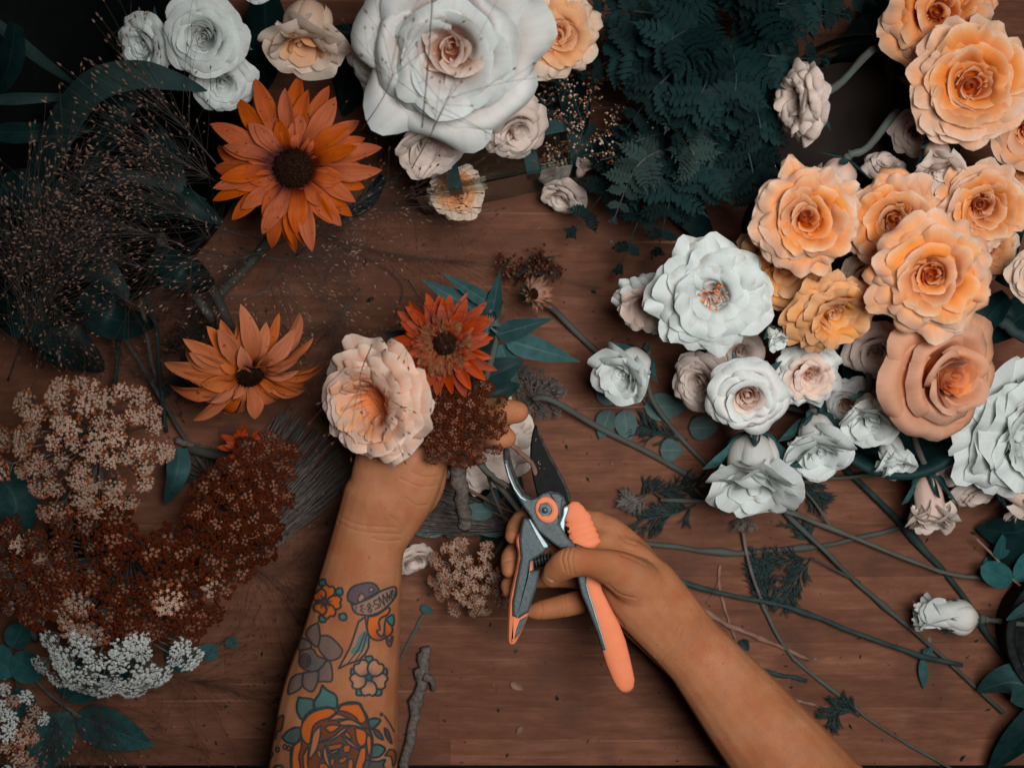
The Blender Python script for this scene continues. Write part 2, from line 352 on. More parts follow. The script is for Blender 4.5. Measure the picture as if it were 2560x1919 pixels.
part('under_board', v, f, MATS['wood'], table, False)
rows = [1912, 1846, 1766, 1686, 1605, 1523, 1440, 1310, 1230, 1150, 1067, 985, 902, 820, 740, 655, 574, 492, 410, 330, 250, 168, 86, 5, -75, -155, -240, -330, -420, -520]
for k in range(len(rows)-1):
    ya, yb = W(0, rows[k], 0).y, W(0, rows[k+1], 0).y
    cuts = [-0.60]; x = -0.60+rng.uniform(0.12, 0.4)
    while x < 0.52:
        cuts.append(x); x += rng.uniform(0.30, 0.55)
    cuts.append(0.60)
    for a, b in zip(cuts[:-1], cuts[1:]):
        dz = rng.uniform(-0.00012, 0.0)
        v, f = beveled_box(a+0.00003, b-0.00003, ya+0.00003, yb-0.00003, 0.0125, 0.04+dz, 0.00012)
        part('stave', v, f, MATS['wood'], table, False)
for sx in (-0.52, 0.52):
    for sy in (tb_y0+0.07, 0.42):
        v, f = beveled_box(sx-0.035, sx+0.035, sy-0.035, sy+0.035, -0.74, 0.0, 0.002)
        part('leg', v, f, MATS['wood'], table, False)
# ------------------------------------------------------------------ generators: roses
def petal_geo(R, rt, zt, rb, al, half, ruf, spiral, g, nu=12, nv=9, edge=0.42, tip=0.03, phase=0.0, pw=3.2, lip=12):
    """al = meridian slope in degrees at the claw, at the belly and at the rim (negative: rolled back)"""
    a, b, c = (g.uniform(0, 6.28) for _ in range(3))
    fq = g.uniform(0.8, 1.25); skew = g.uniform(-0.04, 0.04)
    notch = g.uniform(-0.5, 0.5); nd = g.uniform(0.0, 0.06)
    def curve(a2, n):
        r = z = 0.0; out = [(0.0, 0.0)]
        for k in range(n):
            t = (k+.5)/n
            if t < .5: q = t/.5; q = q*q*(3-2*q); A = al[0]+(al[1]-al[0])*q
            elif t < .68: A = al[1]
            elif t < .88: q = (t-.68)/.20; A = al[1]+(a2-al[1])*q*q*(3-2*q)
            else: q = (t-.88)/.12; A = a2-lip*q
            r += math.cos(R_(A))/n; z += math.sin(R_(A))/n; out.append((r, z))
        return out
    ref = curve(al[2], 24); kr = (rt-rb)/max(.12, max(p[0] for p in ref)); kz = zt/max(p[1] for p in ref)
    v = [None]*((nu+1)*(nv+1)); uv = [None]*len(v); f = []
    for i in range(nu+1):
        u = -1+2*i/nu
        we = 1-edge*abs(u)**pw+tip*math.exp(-(u/0.2)**2)-nd*math.exp(-((u-notch)/0.14)**2)+skew*u
        a2 = al[2]+(11*math.sin(2.1*u*fq+a)+11*math.sin(4.3*u*fq+b))*min(1.2, .3+ruf)-10*abs(u)**3
        cv = curve(a2, 48)
        for j in range(nv+1):
            t = j/nv; t = 1-(1-t)**1.45; cj = cv[int(round(t*48))]; r = rb+kr*cj[0]*(we if rt < .5 else we*(1-.05*math.cos(3.14*u))); z = kz*cj[1]*we
            w2 = t*t*t
            r += ruf*w2*(0.030*math.sin(3.3*fq*u+a)+0.020*math.sin(7.1*fq*u+b)+0.010*math.sin(12.5*u+c))*(.35+rt)
            z += ruf*w2*(0.026*math.sin(3.9*fq*u+b)+0.020*math.sin(8.3*fq*u+c)+0.011*math.sin(14.1*u+a))*(.35+rt)
            r *= 1+spiral*u*0.075-.025*u*u*t
            z += .06*rt*u*u*t*(1-t)
            th = phase+u*half*(0.66+0.34*min(1.0, t*1.7))
            k = j*(nu+1)+i
            v[k] = (R*r*math.cos(th), R*r*math.sin(th), R*z); uv[k] = (0.5+0.5*u, t)
    for j in range(nv):
        for i in range(nu):
            k = j*(nu+1)+i; f.append((k, k+1, k+nu+2, k+nu+1))
    return v, f, uv
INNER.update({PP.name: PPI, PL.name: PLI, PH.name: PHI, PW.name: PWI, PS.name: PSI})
# ring: (petals, rim radius, rim height, roll, half angle in degrees)
FORMS = {
 'garden': dict(rings=[(2, .05, .36, -.2, 108), (3, .13, .38, .0, 90), (3, .24, .42, .15, 84), (4, .36, .48, .3, 70), (5, .49, .58, .4, 60), (6, .62, .64, .6, 52), (7, .74, .60, .85, 46), (8, .85, .50, .98, 42), (8, .94, .38, 1.05, 40), (8, 1.0, .26, 1.1, 40)], ruf=1.25, a1=(102, 42), lean=.18),
 'tulip':  dict(rings=[(2, .03, .84, -.2, 110), (2, .08, .88, -.1, 105), (3, .16, .93, .05, 86), (3, .26, .99, .15, 82), (4, .37, 1.05, .3, 68), (4, .49, 1.08, .42, 70), (5, .62, 1.06, .5, 62), (5, .72, 1.0, .62, 62)], ruf=.6, a1=(101, 90), lean=.05),
 'lis':    dict(rings=[(3, .16, 1.60, .2, 80), (4, .27, 1.66, .35, 66), (4, .36, 1.62, .4, 66), (4, .42, 1.46, .1, 70), (4, .48, 1.38, .0, 74)], ruf=.9, a1=(96, 99), lean=.03),
 'cup':    dict(rings=[(2, .07, .56, 0, 95), (3, .14, .62, .05, 80), (4, .23, .68, .1, 66), (4, .34, .76, .2, 66), (5, .48, .84, .4, 60), (5, .64, .92, .6, 62), (5, .80, .94, .8, 64), (5, .95, .86, .95, 64)], ruf=.55, a1=(100, 78)),
 'big':    dict(rings=[(2, .03, .30, -.2, 110), (2, .08, .32, -.1, 100), (3, .15, .35, .1, 88), (3, .24, .40, .2, 84), (4, .34, .52, .3, 70), (4, .46, .60, .5, 70), (5, .60, .60, .75, 62), (5, .78, .50, 1.0, 60), (7, 1.0, .34, 1.15, 48)], ruf=.75, a1=(102, 42), lean=.2),
 'spiral': dict(rings=[(2, .02, .52, -.2, 110), (2, .045, .53, -.1, 105), (3, .09, .55, .05, 88), (3, .14, .58, .05, 84), (4, .20, .61, .12, 70), (4, .27, .63, .2, 68), (4, .36, .64, .35, 66), (4, .48, .62, .7, 66), (5, .72, .50, 1.0, 56), (5, 1.0, .30, 1.15, 52)], ruf=.6, a1=(100, 36)),
 'spray':  dict(rings=[(2, .03, .50, -.2, 110), (2, .08, .52, -.1, 100), (3, .15, .58, .05, 84), (3, .26, .66, .1, 80), (4, .39, .72, .3, 68), (4, .54, .74, .6, 66), (5, .74, .66, .85, 60), (5, .90, .54, 1.0, 58), (5, 1.0, .40, 1.05, 54)], ruf=.6, a1=(100, 52)),
 'bud':    dict(rings=[(2, .10, 1.20, 0, 95), (3, .20, 1.27, .05, 80), (3, .32, 1.34, .1, 78), (4, .44, 1.40, .3, 66), (4, .56, 1.38, .5, 66), (5, .66, 1.28, .75, 62)], ruf=.6, a1=(98, 90)),
 'ruffle': dict(rings=[(4, .24, .36, .1, 60), (5, .35, .56, .3, 58), (6, .46, .68, .5, 52), (6, .58, .72, .7, 54), (6, .70, .68, .85, 54), (7, .82, .58, .95, 48), (7, .92, .44, 1.0, 48), (8, 1.0, .28, 1.05, 44)], ruf=1.5, a1=(100, 50), lean=.12),
 'austin': dict(rings=[(7, .60, .60, .4, 40), (8, .71, .57, .55, 38), (8, .81, .50, .7, 37), (9, .91, .40, .85, 35), (9, 1.0, .26, .95, 35)], ruf=.8, a1=(80, 34), quarters=True),
}
def rose(name, label, cat, x, y, z, rpx, tilt, az, form, mat, seed, group=None, foot=None, stem_mat='stem_green', stem_r=0.0028, sepals=False, stem=None, shrink=1.0, leaves=0, detail=1):
    g = random.Random(seed)
    F = FORMS[form]; C = W(x, y, z); R = rpx/S(z)
    A = Vector((math.sin(R_(tilt))*math.cos(R_(az)), math.sin(R_(tilt))*math.sin(R_(az)), math.cos(R_(tilt))))
    q = A.to_track_quat('Z', 'Y') @ Quaternion((0, 0, 1), g.uniform(0, 6.28))
    off = {'bud': .68, 'tulip': .55, 'lis': .75}.get(form, .42)
    base = C - A*R*off
    root = thing(name, base, label, cat, group, q)
    bulge = {'bud': 5.5, 'tulip': 4.5, 'lis': 5.5, 'cup': 2.2}.get(form, 1.0); nr = len(F['rings'])
    nu, nv = (11, 11) if detail == 1 else (15, 14)
    pw_ = g.uniform(.84, 1.12); hz = g.uniform(.86, 1.16); rl_ = g.uniform(.75, 1.15); dn = g.choice((0, 0, 1))
    for k, (n, rt, zt, roll, half) in enumerate(F['rings']):
        if form in ('garden', 'spray', 'cup', 'ruffle'): rt = rt**pw_; zt *= hz; roll *= rl_; n = n+(dn if k > 3 else 0)
        t = k/(nr-1); ph0 = g.uniform(0, 6.28); ln = F.get('lean', .08); ox, oy = g.uniform(-ln, ln), g.uniform(-ln, ln)
        for i in range(n):
            r2 = rt*g.uniform(.94, 1.05); z2 = zt*g.uniform(.94, 1.05)
            lo, hi = F['a1']; al = (42-34*t+g.uniform(-5, 5) if form not in ('bud', 'tulip', 'lis') else (34 if form != 'lis' else 48), lo+(hi-lo)*t+g.uniform(-6, 6), 86-roll*118+g.uniform(-12, 12))
            v, f, uv = petal_geo(R, r2, z2, 0.02+0.04*t, al, R_(half)*g.uniform(.94, 1.1), F['ruf']*g.uniform(.5, 1.3)*(0.4+0.75*t), 1.0 if form != 'ruffle' else g.choice((-1, 1)), g, nu, nv, edge=g.uniform(.26, .36), tip=g.uniform(-.03, .02), phase=ph0+i*6.283/n+g.uniform(-.16, .16))
            v = [(p[0]+ox*p[2], p[1]+oy*p[2], p[2]) for p in v]
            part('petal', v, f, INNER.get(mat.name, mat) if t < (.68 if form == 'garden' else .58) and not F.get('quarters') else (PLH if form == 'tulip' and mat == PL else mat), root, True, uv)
    if F.get('quarters'):
        for qd in range(5):
            pa = qd*6.283/5+g.uniform(-.2, .2); cx, cy = 0.36*math.cos(pa), 0.36*math.sin(pa)
            for i in range(7):
                w = (i-3)*0.085; dn = Vector((-math.sin(pa), math.cos(pa), 0))
                v, f, uv = petal_geo(R, .30*g.uniform(.85, 1.1), .60*g.uniform(.85, 1.05), .05, (50, 88, 45), R_(58), 1.2, 1, g, 9, 8, phase=pa+g.uniform(-.35, .35)+w*2.2)
                v = [(p[0]+R*(0.16*math.cos(pa)+dn.x*w), p[1]+R*(0.16*math.sin(pa)+dn.y*w), p[2]) for p in v]
                part('petal', v, f, INNER.get(mat.name, mat), root, True, uv)
    # receptacle, sepals, stem
    cv, cf = tube([(0, 0, -.20*R), (0, 0, -.12*R), (0, 0, -.05*R), (0, 0, -.015*R)], [.06*R, .13*R, .14*R, .05*R], 10)
    part('calyx', cv, cf, MATS[stem_mat], root)
    if sepals:
        n_, rt_, zt_, ro_, ha_ = F['rings'][-1]; a1_ = F['a1'][1]
        for i in range(5):
            th = i*1.2566+g.uniform(-.2, .2)
            if bulge > 3:      # hugging the back of a closed bloom
                v, f, uv = petal_geo(R, rt_*1.10, zt_*g.uniform(.55, .72), .05, (22, a1_-4, g.uniform(10, 60)), R_(24), .5, 0, g, 8, 10, edge=.92, tip=0, phase=th, pw=1.0)
                v = [(p[0], p[1], p[2]-.05*R) for p in v]; part('sepal', v, f, MATS['leaf_teal'], root, True, uv)
            else:
                L = R*g.uniform(.75, 1.05)
                leaf_at('sepal', root, Vector((.06*R*math.cos(th), .06*R*math.sin(th), -.05*R)), Vector((math.cos(th), math.sin(th), .12*bulge)), Vector((0, 0, -1)), L, L*.28, 'leaf_teal', arch=-g.uniform(.1, .3), g=g)
    b0 = base - A*R*.16
    if stem is not None: P = [b0]+[Vector(p) for p in stem]
    else:
        if foot is None: foot = (b0.x-A.x*0.05+g.uniform(-.01, .01), b0.y-A.y*0.05+g.uniform(-.01, .01))
        zb = 0.006
        P = [b0, b0-A*min(0.03, max(0.008, b0.z*.35)), Vector((foot[0], foot[1], zb))]
        if P[1].z < 0.01: P[1].z = 0.01
    P = crom(P, 12); Lp = local(root, P)
    sv, sf = tube(Lp, [stem_r*.85*(1.3 if i == 0 else g.uniform(.86, 1.1)) for i in range(len(Lp))], 8)
    part('stem', sv, sf, MATS[stem_mat], root)
    for i in range(leaves):
        p = Lp[g.randint(2, 5)]; th = g.uniform(0, 6.28)
        leaf_at('leaf', root, p, Vector((math.cos(th), math.sin(th), .5)), Vector((0, 0, 1)), R*g.uniform(.7, 1.0), R*.4, 'leaf_dark', arch=.4, g=g)
    return root
# ------------------------------------------------------------------ generators: leaves
def leaf_geo(L, Wd, arch=0.3, fold=0.18, serr=0.0, shape='ovate', nl=14, wave=0.0, g=rng, side=0.0):
    """leaf along +X, face +Z, arching down towards the tip"""
    v, uv, f = [], [], []
    us = (-1, -.6, -.22, 0, .22, .6, 1); ph = g.uniform(0, 6.28)
    x = z = yb = 0.0; ang = 0.0
    for j in range(nl+1):
        t = j/nl
        if j:
            a = arch*(-0.35+1.35*t)*1.3; x += L/nl*math.cos(a); z -= L/nl*math.sin(a); yb += L/nl*side*math.sin(t*2.2)
        if shape == 'ovate': w = (math.sin(math.pi*t**0.72))**0.85
        elif shape == 'round': w = math.sqrt(max(0.0, 1-(2*t-1)**2))*(0.9+0.1*t)
        elif shape == 'lance': w = (math.sin(math.pi*t**0.6))*(1-0.25*t)
        elif shape == 'blade': w = min(1, (t*6)**.6)*(1-t**2.4)
        elif shape == 'ray': w = (min(1.0, 0.30+1.05*t**.75))*max(0.0, 1-max(0.0, (t-.5)/.5)**1.9)**.8
        else: w = math.sin(math.pi*t)
        sr = 1+serr*(0.5 if (j % 2) else -0.5)
        for u in us:
            y = u*w*Wd*.5*(sr if abs(u) == 1 else 1)
            zz = z+abs(u)*w*Wd*.5*fold+wave*Wd*abs(u)*w*math.sin(9*t+ph+u*2)
            if shape == 'ray': zz += .07*Wd*w*(1 if abs(u) in (.22, .6) and (abs(u) == .6) else (-.6 if abs(u) == .22 else .4))
            v.append((x, y+yb, zz)); uv.append((.5+.5*u, t))
    m = len(us)
    for j in range(nl):
        for i in range(m-1):
            k = j*m+i; f.append((k, k+1, k+m+1, k+m))
    return v, f, uv
def basis(o, d, up):
    d = Vector(d).normalized(); up = Vector(up); y = up.cross(d)
    if y.length < 1e-6: y = Vector((0, 1, 0))
    y.normalize(); zz = d.cross(y)
    m = Matrix((d, y, zz)).transposed().to_4x4(); m.translation = o
    return m
def leaf_at(name, root, o, d, up, L, Wd, mat, arch=.3, fold=.18, serr=0.0, shape='ovate', g=rng, wave=.0, nl=14, side=0.0, loc=True):
    v, f, uv = leaf_geo(L, Wd, arch, fold, serr, shape, nl, wave, g, side)
    m = basis(Vector(o), d, up)
    return part(name, [m @ Vector(p) for p in v], f, MATS[mat] if isinstance(mat, str) else mat, root, True, uv)
def pleaf(name, root, x0, y0, x1, y1, wpx, mat, z0=.004, z1=.006, **k):
    """leaf between two photo points, under a thing without rotation"""
    a, b = W(x0, y0, z0), W(x1, y1, z1); d = b-a
    ar = k.pop('arch', .12)
    if ar > 0: d = d+Vector((0, 0, d.length*ar*.55))
    return leaf_at(name, root, a-root.location, d, (0, 0, 1), (b-a).length*1.01, wpx/S((z0+z1)/2), mat, arch=ar, **k)
# ------------------------------------------------------------------ generators: daisies
def dome(r, h, nr=9, ns=28, bump=.06, g=rng):
    v, f = [(0, 0, h)], []
    for j in range(1, nr+1):
        a = j/nr*math.pi*.5
        for k in range(ns):
            th = 6.283*k/ns+(j % 2)*3.1416/ns; rr = r*math.sin(a); q = 1+g.uniform(-bump, bump)
            v.append((rr*math.cos(th)*q, rr*math.sin(th)*q, h*math.cos(a)*q))
    for k in range(ns): f.append((0, 1+k, 1+(k+1) % ns))
    for j in range(nr-1):
        for k in range(ns):
            a = 1+j*ns+k; b = 1+j*ns+(k+1) % ns; f.append((a, a+ns, b+ns, b))
    return v, f
def spike(o, d, L, r):
    d = Vector(d).normalized(); a = d.orthogonal().normalized(); b = d.cross(a)
    o = Vector(o); v = [o+(a*math.cos(t)+b*math.sin(t))*r for t in (0, 2.09, 4.19)]+[o+d*L*.6+(a*math.cos(t)+b*math.sin(t))*r*1.1 for t in (0.5, 2.6, 4.7)]+[o+d*L]
    return v, [(0, 1, 4, 3), (1, 2, 5, 4), (2, 0, 3, 5), (3, 4, 6), (4, 5, 6), (5, 3, 6)]
def daisy(name, label, x, y, z, rpx, tilt, az, rings, mat, seed, disk_r=.22, disk_h=.14, stem=None, stem_r=.004, wr=.26, cat='flower', droop=.5, wild=.1, curls=0, group=None, inner_mat=None):
    """rings: (count, length fraction, rise)"""
    g = random.Random(seed); C = W(x, y, z); R = rpx/S(z)
    A = Vector((math.sin(R_(tilt))*math.cos(R_(az)), math.sin(R_(tilt))*math.sin(R_(az)), math.cos(R_(tilt))))
    root = thing(name, C, label, cat, group, A.to_track_quat('Z', 'Y'))
    for n, fr, rise in rings:
        ph = g.uniform(0, 6.28)
        for i in range(n):
            th = ph+6.283*i/n+g.uniform(-.14, .14); L = R*fr*g.uniform(.78, 1.1)-disk_r*R*.75
            d = Vector((math.cos(th), math.sin(th), rise+g.uniform(-wild, wild)))
            o = Vector((math.cos(th), math.sin(th), 0))*R*disk_r*.75+Vector((0, 0, rise*R*.05))
            tw = g.uniform(-.35, .35)
            leaf_at('petal', root, o, d, Vector((-math.sin(th)*tw, math.cos(th)*tw, 1)), L, R*wr*g.uniform(.8, 1.15)*(0.7+.3*fr), inner_mat if inner_mat and fr < .7 and g.random() < .75 else mat, arch=droop*g.uniform(.2, 1.3), fold=g.uniform(.05, .45), shape='ray', g=g, wave=.06, side=g.uniform(-.18, .18))
    v, f = dome(R*disk_r, R*disk_h, g=g); dk = part('disk', v, f, MATS['disk'], root)
    mb = MB()
    for i in range(150):
        a = i*2.39996; rr = math.sqrt(i/150); q = Vector((math.cos(a)*rr*R*disk_r, math.sin(a)*rr*R*disk_r, R*disk_h*math.sqrt(max(0, 1-rr*rr*.97))))
        vv, ff = spike(q-Vector((0, 0, R*.01)), (q.x, q.y, q.z+R*disk_h*.6), R*.035, R*.009); mb.add(vv, ff)
    mb.build('floret_spikes', MATS['disk'], dk, False)['kind'] = 'stuff'
    if curls:
        for i in range(curls):
            th = g.uniform(0, 6.28); o = Vector((math.cos(th), math.sin(th), .45))*R*disk_r*g.uniform(.9, 1.6)
            leaf_at('curled_petal', root, o, Vector((math.cos(th), math.sin(th), g.uniform(.6, 1.6))), (0, 0, 1), R*g.uniform(.15, .28), R*.07, MATS['brown_curl'] if g.random() < .75 else mat, arch=g.uniform(.5, 1.4), fold=.5, shape='ray', g=g, nl=6)
    cv, cf = tube([(0, 0, -.12*R), (0, 0, -.02*R), (0, 0, .01*R)], [stem_r, disk_r*R*.8, disk_r*R*.5], 12); part('calyx', cv, cf, MATS['stem_green'], root)
    for i in range(9):
        th = i*.7; leaf_at('bract', root, Vector((math.cos(th)*disk_r*R*.6, math.sin(th)*disk_r*R*.6, -.05*R)), (math.cos(th), math.sin(th), -.1), (0, 0, 1), R*.4, R*.12, 'leaf_teal', arch=.3, g=g, nl=6)
    if stem:
        P = crom([C-A*R*.1]+[Vector(p) for p in stem], 14); sv, sf = tube(local(root, P), stem_r, 8); part('stem', sv, sf, MATS['stem_green'], root)
    return root
# ------------------------------------------------------------------ generators: umbels
def octa(c, r):
    x, y, z = c
    return [(x+r, y, z), (x-r, y, z), (x, y+r, z), (x, y-r, z), (x, y, z+r), (x, y, z-r)], [(0, 2, 4), (2, 1, 4), (1, 3, 4), (3, 0, 4), (2, 0, 5), (1, 2, 5), (3, 1, 5), (0, 3, 5)]
def star(c, r, g, n=5):
    v = [Vector(c)+Vector((0, 0, r*.15))]; f = []; ph = g.uniform(0, 6.28); tx, ty = g.uniform(-.4, .4), g.uniform(-.4, .4)
    for i in range(2*n):
        rr = r*(1 if i % 2 == 0 else .45); th = ph+i*math.pi/n
        dx, dy = rr*math.cos(th), rr*math.sin(th); v.append(Vector(c)+Vector((dx, dy, dx*tx+dy*ty)))
    for i in range(2*n): f.append((0, 1+i, 1+(i+1) % (2*n)))
    return v, f
CL = {}
def cluster_mesh(kind, k):
    """unit umbellet: a ball-topped tuft of tiny florets; slots 0 outer, 1 inner, 2 rays"""
    key = (kind, k)
    if key in CL: return CL[key]
    g = random.Random(hash(kind) % 1000 if False else {'tan': 11, 'red': 12, 'white': 13, 'grey': 14}[kind]*10+k); mb = MB(); n = 38
    for i in range(n):
        a = i*2.39996+g.uniform(-.3, .3); rr = math.sqrt((i+.5)/n); h = .55*math.sqrt(max(0, 1-rr*rr*.95))+g.uniform(-.07, .07)
        c = (math.cos(a)*rr, math.sin(a)*rr, h)
        vv, ff = tube([(0, 0, -.8), (c[0]*.6, c[1]*.6, c[2]*.3-.25), c], [.03, .025, .02], 3, cap=False); mb.add(vv, ff, 2)
        outer = rr > {'tan': .74, 'red': .42, 'white': 1.2, 'grey': .8}[kind]
        if outer and kind != 'white':
            for q in range(2):
                vv, ff = octa((c[0]+g.uniform(-.09, .09), c[1]+g.uniform(-.09, .09), c[2]+g.uniform(-.04, .06)), g.uniform(.10, .17)); mb.add(vv, ff, 0)
            if kind == 'tan' and g.random() < .6:
                vv, ff = star((c[0], c[1], c[2]+.07), .15, g); mb.add(vv, ff, 1)
        else:
            for q in range(2):
                vv, ff = star((c[0]+g.uniform(-.07, .07), c[1]+g.uniform(-.07, .07), c[2]+.02+.05*q), g.uniform(.13, .21) if kind != 'red' else g.uniform(.09, .15), g); mb.add(vv, ff, 1)
            if kind in ('red', 'tan') and g.random() < .75:
                vv, ff = octa((c[0]+g.uniform(-.1, .1), c[1]+g.uniform(-.1, .1), c[2]-.03), g.uniform(.09, .15)); mb.add(vv, ff, 0)
    cols = {'tan': ('fl_rust', 'fl_tan'), 'red': ('fl_dark', 'fl_pink'), 'white': ('fl_white', 'fl_white'), 'grey': ('fl_grey', 'fl_grey')}[kind]
    CL[key] = mb.mesh('floret_cluster', [MATS[cols[0]], MATS[cols[1]], MATS['ray_stalk']], False)
    return CL[key]
simple('fl_rust', (0.14, 0.036, 0.012), (0.26, 0.080, 0.030), scale=200, rough=0.6, var=.25)
simple('fl_tan', (0.26, 0.145, 0.095), (0.42, 0.30, 0.235), scale=200, rough=0.7, var=.2)
simple('fl_dark', (0.028, 0.006, 0.003), (0.098, 0.020, 0.006), scale=300, rough=0.4, var=.25)
simple('fl_pink', (0.09, 0.024, 0.010), (0.26, 0.115, 0.068), scale=300, rough=0.6, var=.2)
simple('fl_white', (0.32, 0.33, 0.31), (0.50, 0.53, 0.51), scale=200, rough=0.7, var=.1)
simple('fl_grey', (0.085, 0.070, 0.062), (0.16, 0.14, 0.125), scale=200, rough=0.8, var=.15)
simple('ray_stalk', (0.055, 0.050, 0.046), (0.13, 0.12, 0.108), scale=90, rough=0.7)
def umbel(name, label, x, y, z, rpx, tilt, az, kind, n, seed, cl=.155, dome_h=.28, stem=None, stem_r=.0028, depth=.75, group=None, asp=1.0, arot=0, mix=None, stem_mat='ray_stalk'):
    g = random.Random(seed); C = W(x, y, z); R = rpx/S(z)
    A = Vector((math.sin(R_(tilt))*math.cos(R_(az)), math.sin(R_(tilt))*math.sin(R_(az)), math.cos(R_(tilt))))
    q = A.to_track_quat('Z', 'Y'); base = C-A*R*depth
    root = thing(name, base, label, 'flower', group, q)
    # turn of the ellipse inside the head's own plane
    ex = q.inverted() @ Vector((math.cos(R_(arot)), math.sin(R_(arot)), 0)); aa = math.atan2(ex.y, ex.x)
    mb = MB()
    for i in range(n):
        a = i*2.39996+g.uniform(-.25, .25); rr = math.sqrt((i+.5)/n)*g.uniform(.9, 1.07)
        ux, uy = rr*math.cos(a), rr*math.sin(a)*asp
        px, py = ux*math.cos(aa)-uy*math.sin(aa), ux*math.sin(aa)+uy*math.cos(aa)
        h = depth+dome_h*(1-rr*rr)+g.uniform(-.06, .06)
        p = Vector((px, py, h))*R; s = R*cl*{'tan': 1.08, 'white': 1.02, 'red': 1.22, 'grey': 1.1}[kind]*g.uniform(.72, 1.2)
        d = Vector((px*.9, py*.9, 1.0+g.uniform(-.1, .2))).normalized()
        m = Matrix.Translation(p) @ d.to_track_quat('Z', 'Y').to_matrix().to_4x4() @ Matrix.Rotation(g.uniform(0, 6.28), 4, 'Z') @ Matrix.Diagonal((s, s, s, 1))
        kd = kind if not mix or g.random() > mix[1] else mix[0]
        obj('floret_cluster', cluster_mesh(kd, g.randint(0, 3)), root, m)
        P = crom([(0, 0, 0), (px*.45*R, py*.45*R, h*R*.45), tuple(p-d*s*.75)], 6); vv, ff = tube(P, R*.010, 5, cap=False); mb.add(vv, ff)
    mb.build('rays', MATS['ray_stalk'], root)
    if stem:
        P = crom([base]+[Vector(p) for p in stem], 14); sv, sf = tube(local(root, P), stem_r, 8); part('stem', sv, sf, MATS[stem_mat], root)
    return root
# ------------------------------------------------------------------ generators: ferns, grasses, lying stems
def pinna_mesh(k, mat):
    g = random.Random(300+k); v, f, uv = [], [], []; n = 6
    def add(pts, fs, uvs):
        o = len(v); v.extend(pts); f.extend([tuple(i+o for i in q) for q in fs]); uv.extend(uvs)
    for s in (-1, 1):
        for i in range(n):
            t = (i+.25)/n; x = t*.94; w = .27*(math.sin(math.pi*min(1, t*.78+.24)))**.8*g.uniform(.82, 1.12)+.03; lw = .125*g.uniform(.9, 1.15)*(1-.35*t)
            sl = .55; dz = g.uniform(-.10, .06)
            def pt(a, b): return (x+a*lw+b*w*sl, s*b*w, dz*b+.05*math.sin(b*2.6)+.03*a*b-.10*x*x)
            L = [(-.55, 0), (.55, 0), (-.66, .35), (.66, .33), (-.74, .6), (.70, .56), (-.55, .84), (.52, .80), (-.12, 1.0), (.22, .97)]
            fs = [(0, 1, 3, 2), (2, 3, 5, 4), (4, 5, 7, 6), (6, 7, 9, 8)]
            if s < 0: fs = [tuple(reversed(q)) for q in fs]
            add([pt(*q) for q in L], fs, [(.5+.5*q[0], .15+.8*q[1]) for q in L])
    add([(0, -.014, .008), (0, .014, .008), (1.12, -.004, -.12), (1.12, .004, -.12)], [(0, 2, 3, 1)], [(.5, 0)]*4)
    add([(.9, -.05, -.08), (.9, .05, -.08), (1.18, 0, -.14)], [(0, 2, 1)], [(.3, .2), (.7, .2), (.5, 1)])
    return mkmesh('pinna', v, f, mat, True, uv)
PIN = {}
def fern(label, P, wpx, seed, mat='leaf_fern', n=7, group='fern fronds in the dark green mass'):
    """P: list of (px, py, z) from foot to tip"""
    g = random.Random(seed); pts = [W(*p) for p in P]
    root = thing('fern_frond', pts[0], label, 'fern', group)
    if (mat, 0) not in PIN:
        for k in range(4): PIN[(mat, k)] = pinna_mesh(k, MATS[mat])
    C = [Vector(q)-root.location for q in crom(pts, 30)]
    sv, sf = tube(C, [.0013*(1-.75*i/30) for i in range(31)], 6); part('rachis', sv, sf, MATS['stem_dark' if mat == 'leaf_fern' else 'stem_green'], root)
    wm = wpx/S(P[len(P)//2][2])*.5
    for i in range(n):
        t = .10+.88*i/(n-1); k = min(29, int(t*30)); o = C[k]; d = (C[k+1]-C[k]).normalized()
        side = d.cross(Vector((0, 0, 1))).normalized()
        L = wm*(math.sin(math.pi*(1-t)**.9*.62+.25)*1.05)*(1-.35*t**3)*g.uniform(.9, 1.08)
        for s in (-1, 1):
            dd = side*s+d*g.uniform(.35, .75)+Vector((0, 0, g.uniform(-.35, .30)))
            m = basis(o, dd, Vector((0, 0, 1))+side*g.uniform(-.5, .5)) @ Matrix.Diagonal((L, L*g.uniform(1.0, 1.3), L, 1))
            obj('pinna', PIN[(mat, g.randint(0, 3))], root, m)
    m = basis(C[28], C[30]-C[28], (0, 0, 1)) @ Matrix.Diagonal((wm*.45, wm*.4, wm*.4, 1)); obj('pinna', PIN[(mat, 0)], root, m)
    return root
def seed_geo(o, d, L, r):
    d = Vector(d).normalized(); a = d.orthogonal().normalized(); b = d.cross(a); o = Vector(o)
    m = [o+d*L*.4+(a*math.cos(t)+b*math.sin(t))*r for t in (0, 1.57, 3.14, 4.71)]
    return [o]+m+[o+d*L], [(0, 2, 1), (0, 3, 2), (0, 4, 3), (0, 1, 4), (5, 1, 2), (5, 2, 3), (5, 3, 4), (5, 4, 1)]
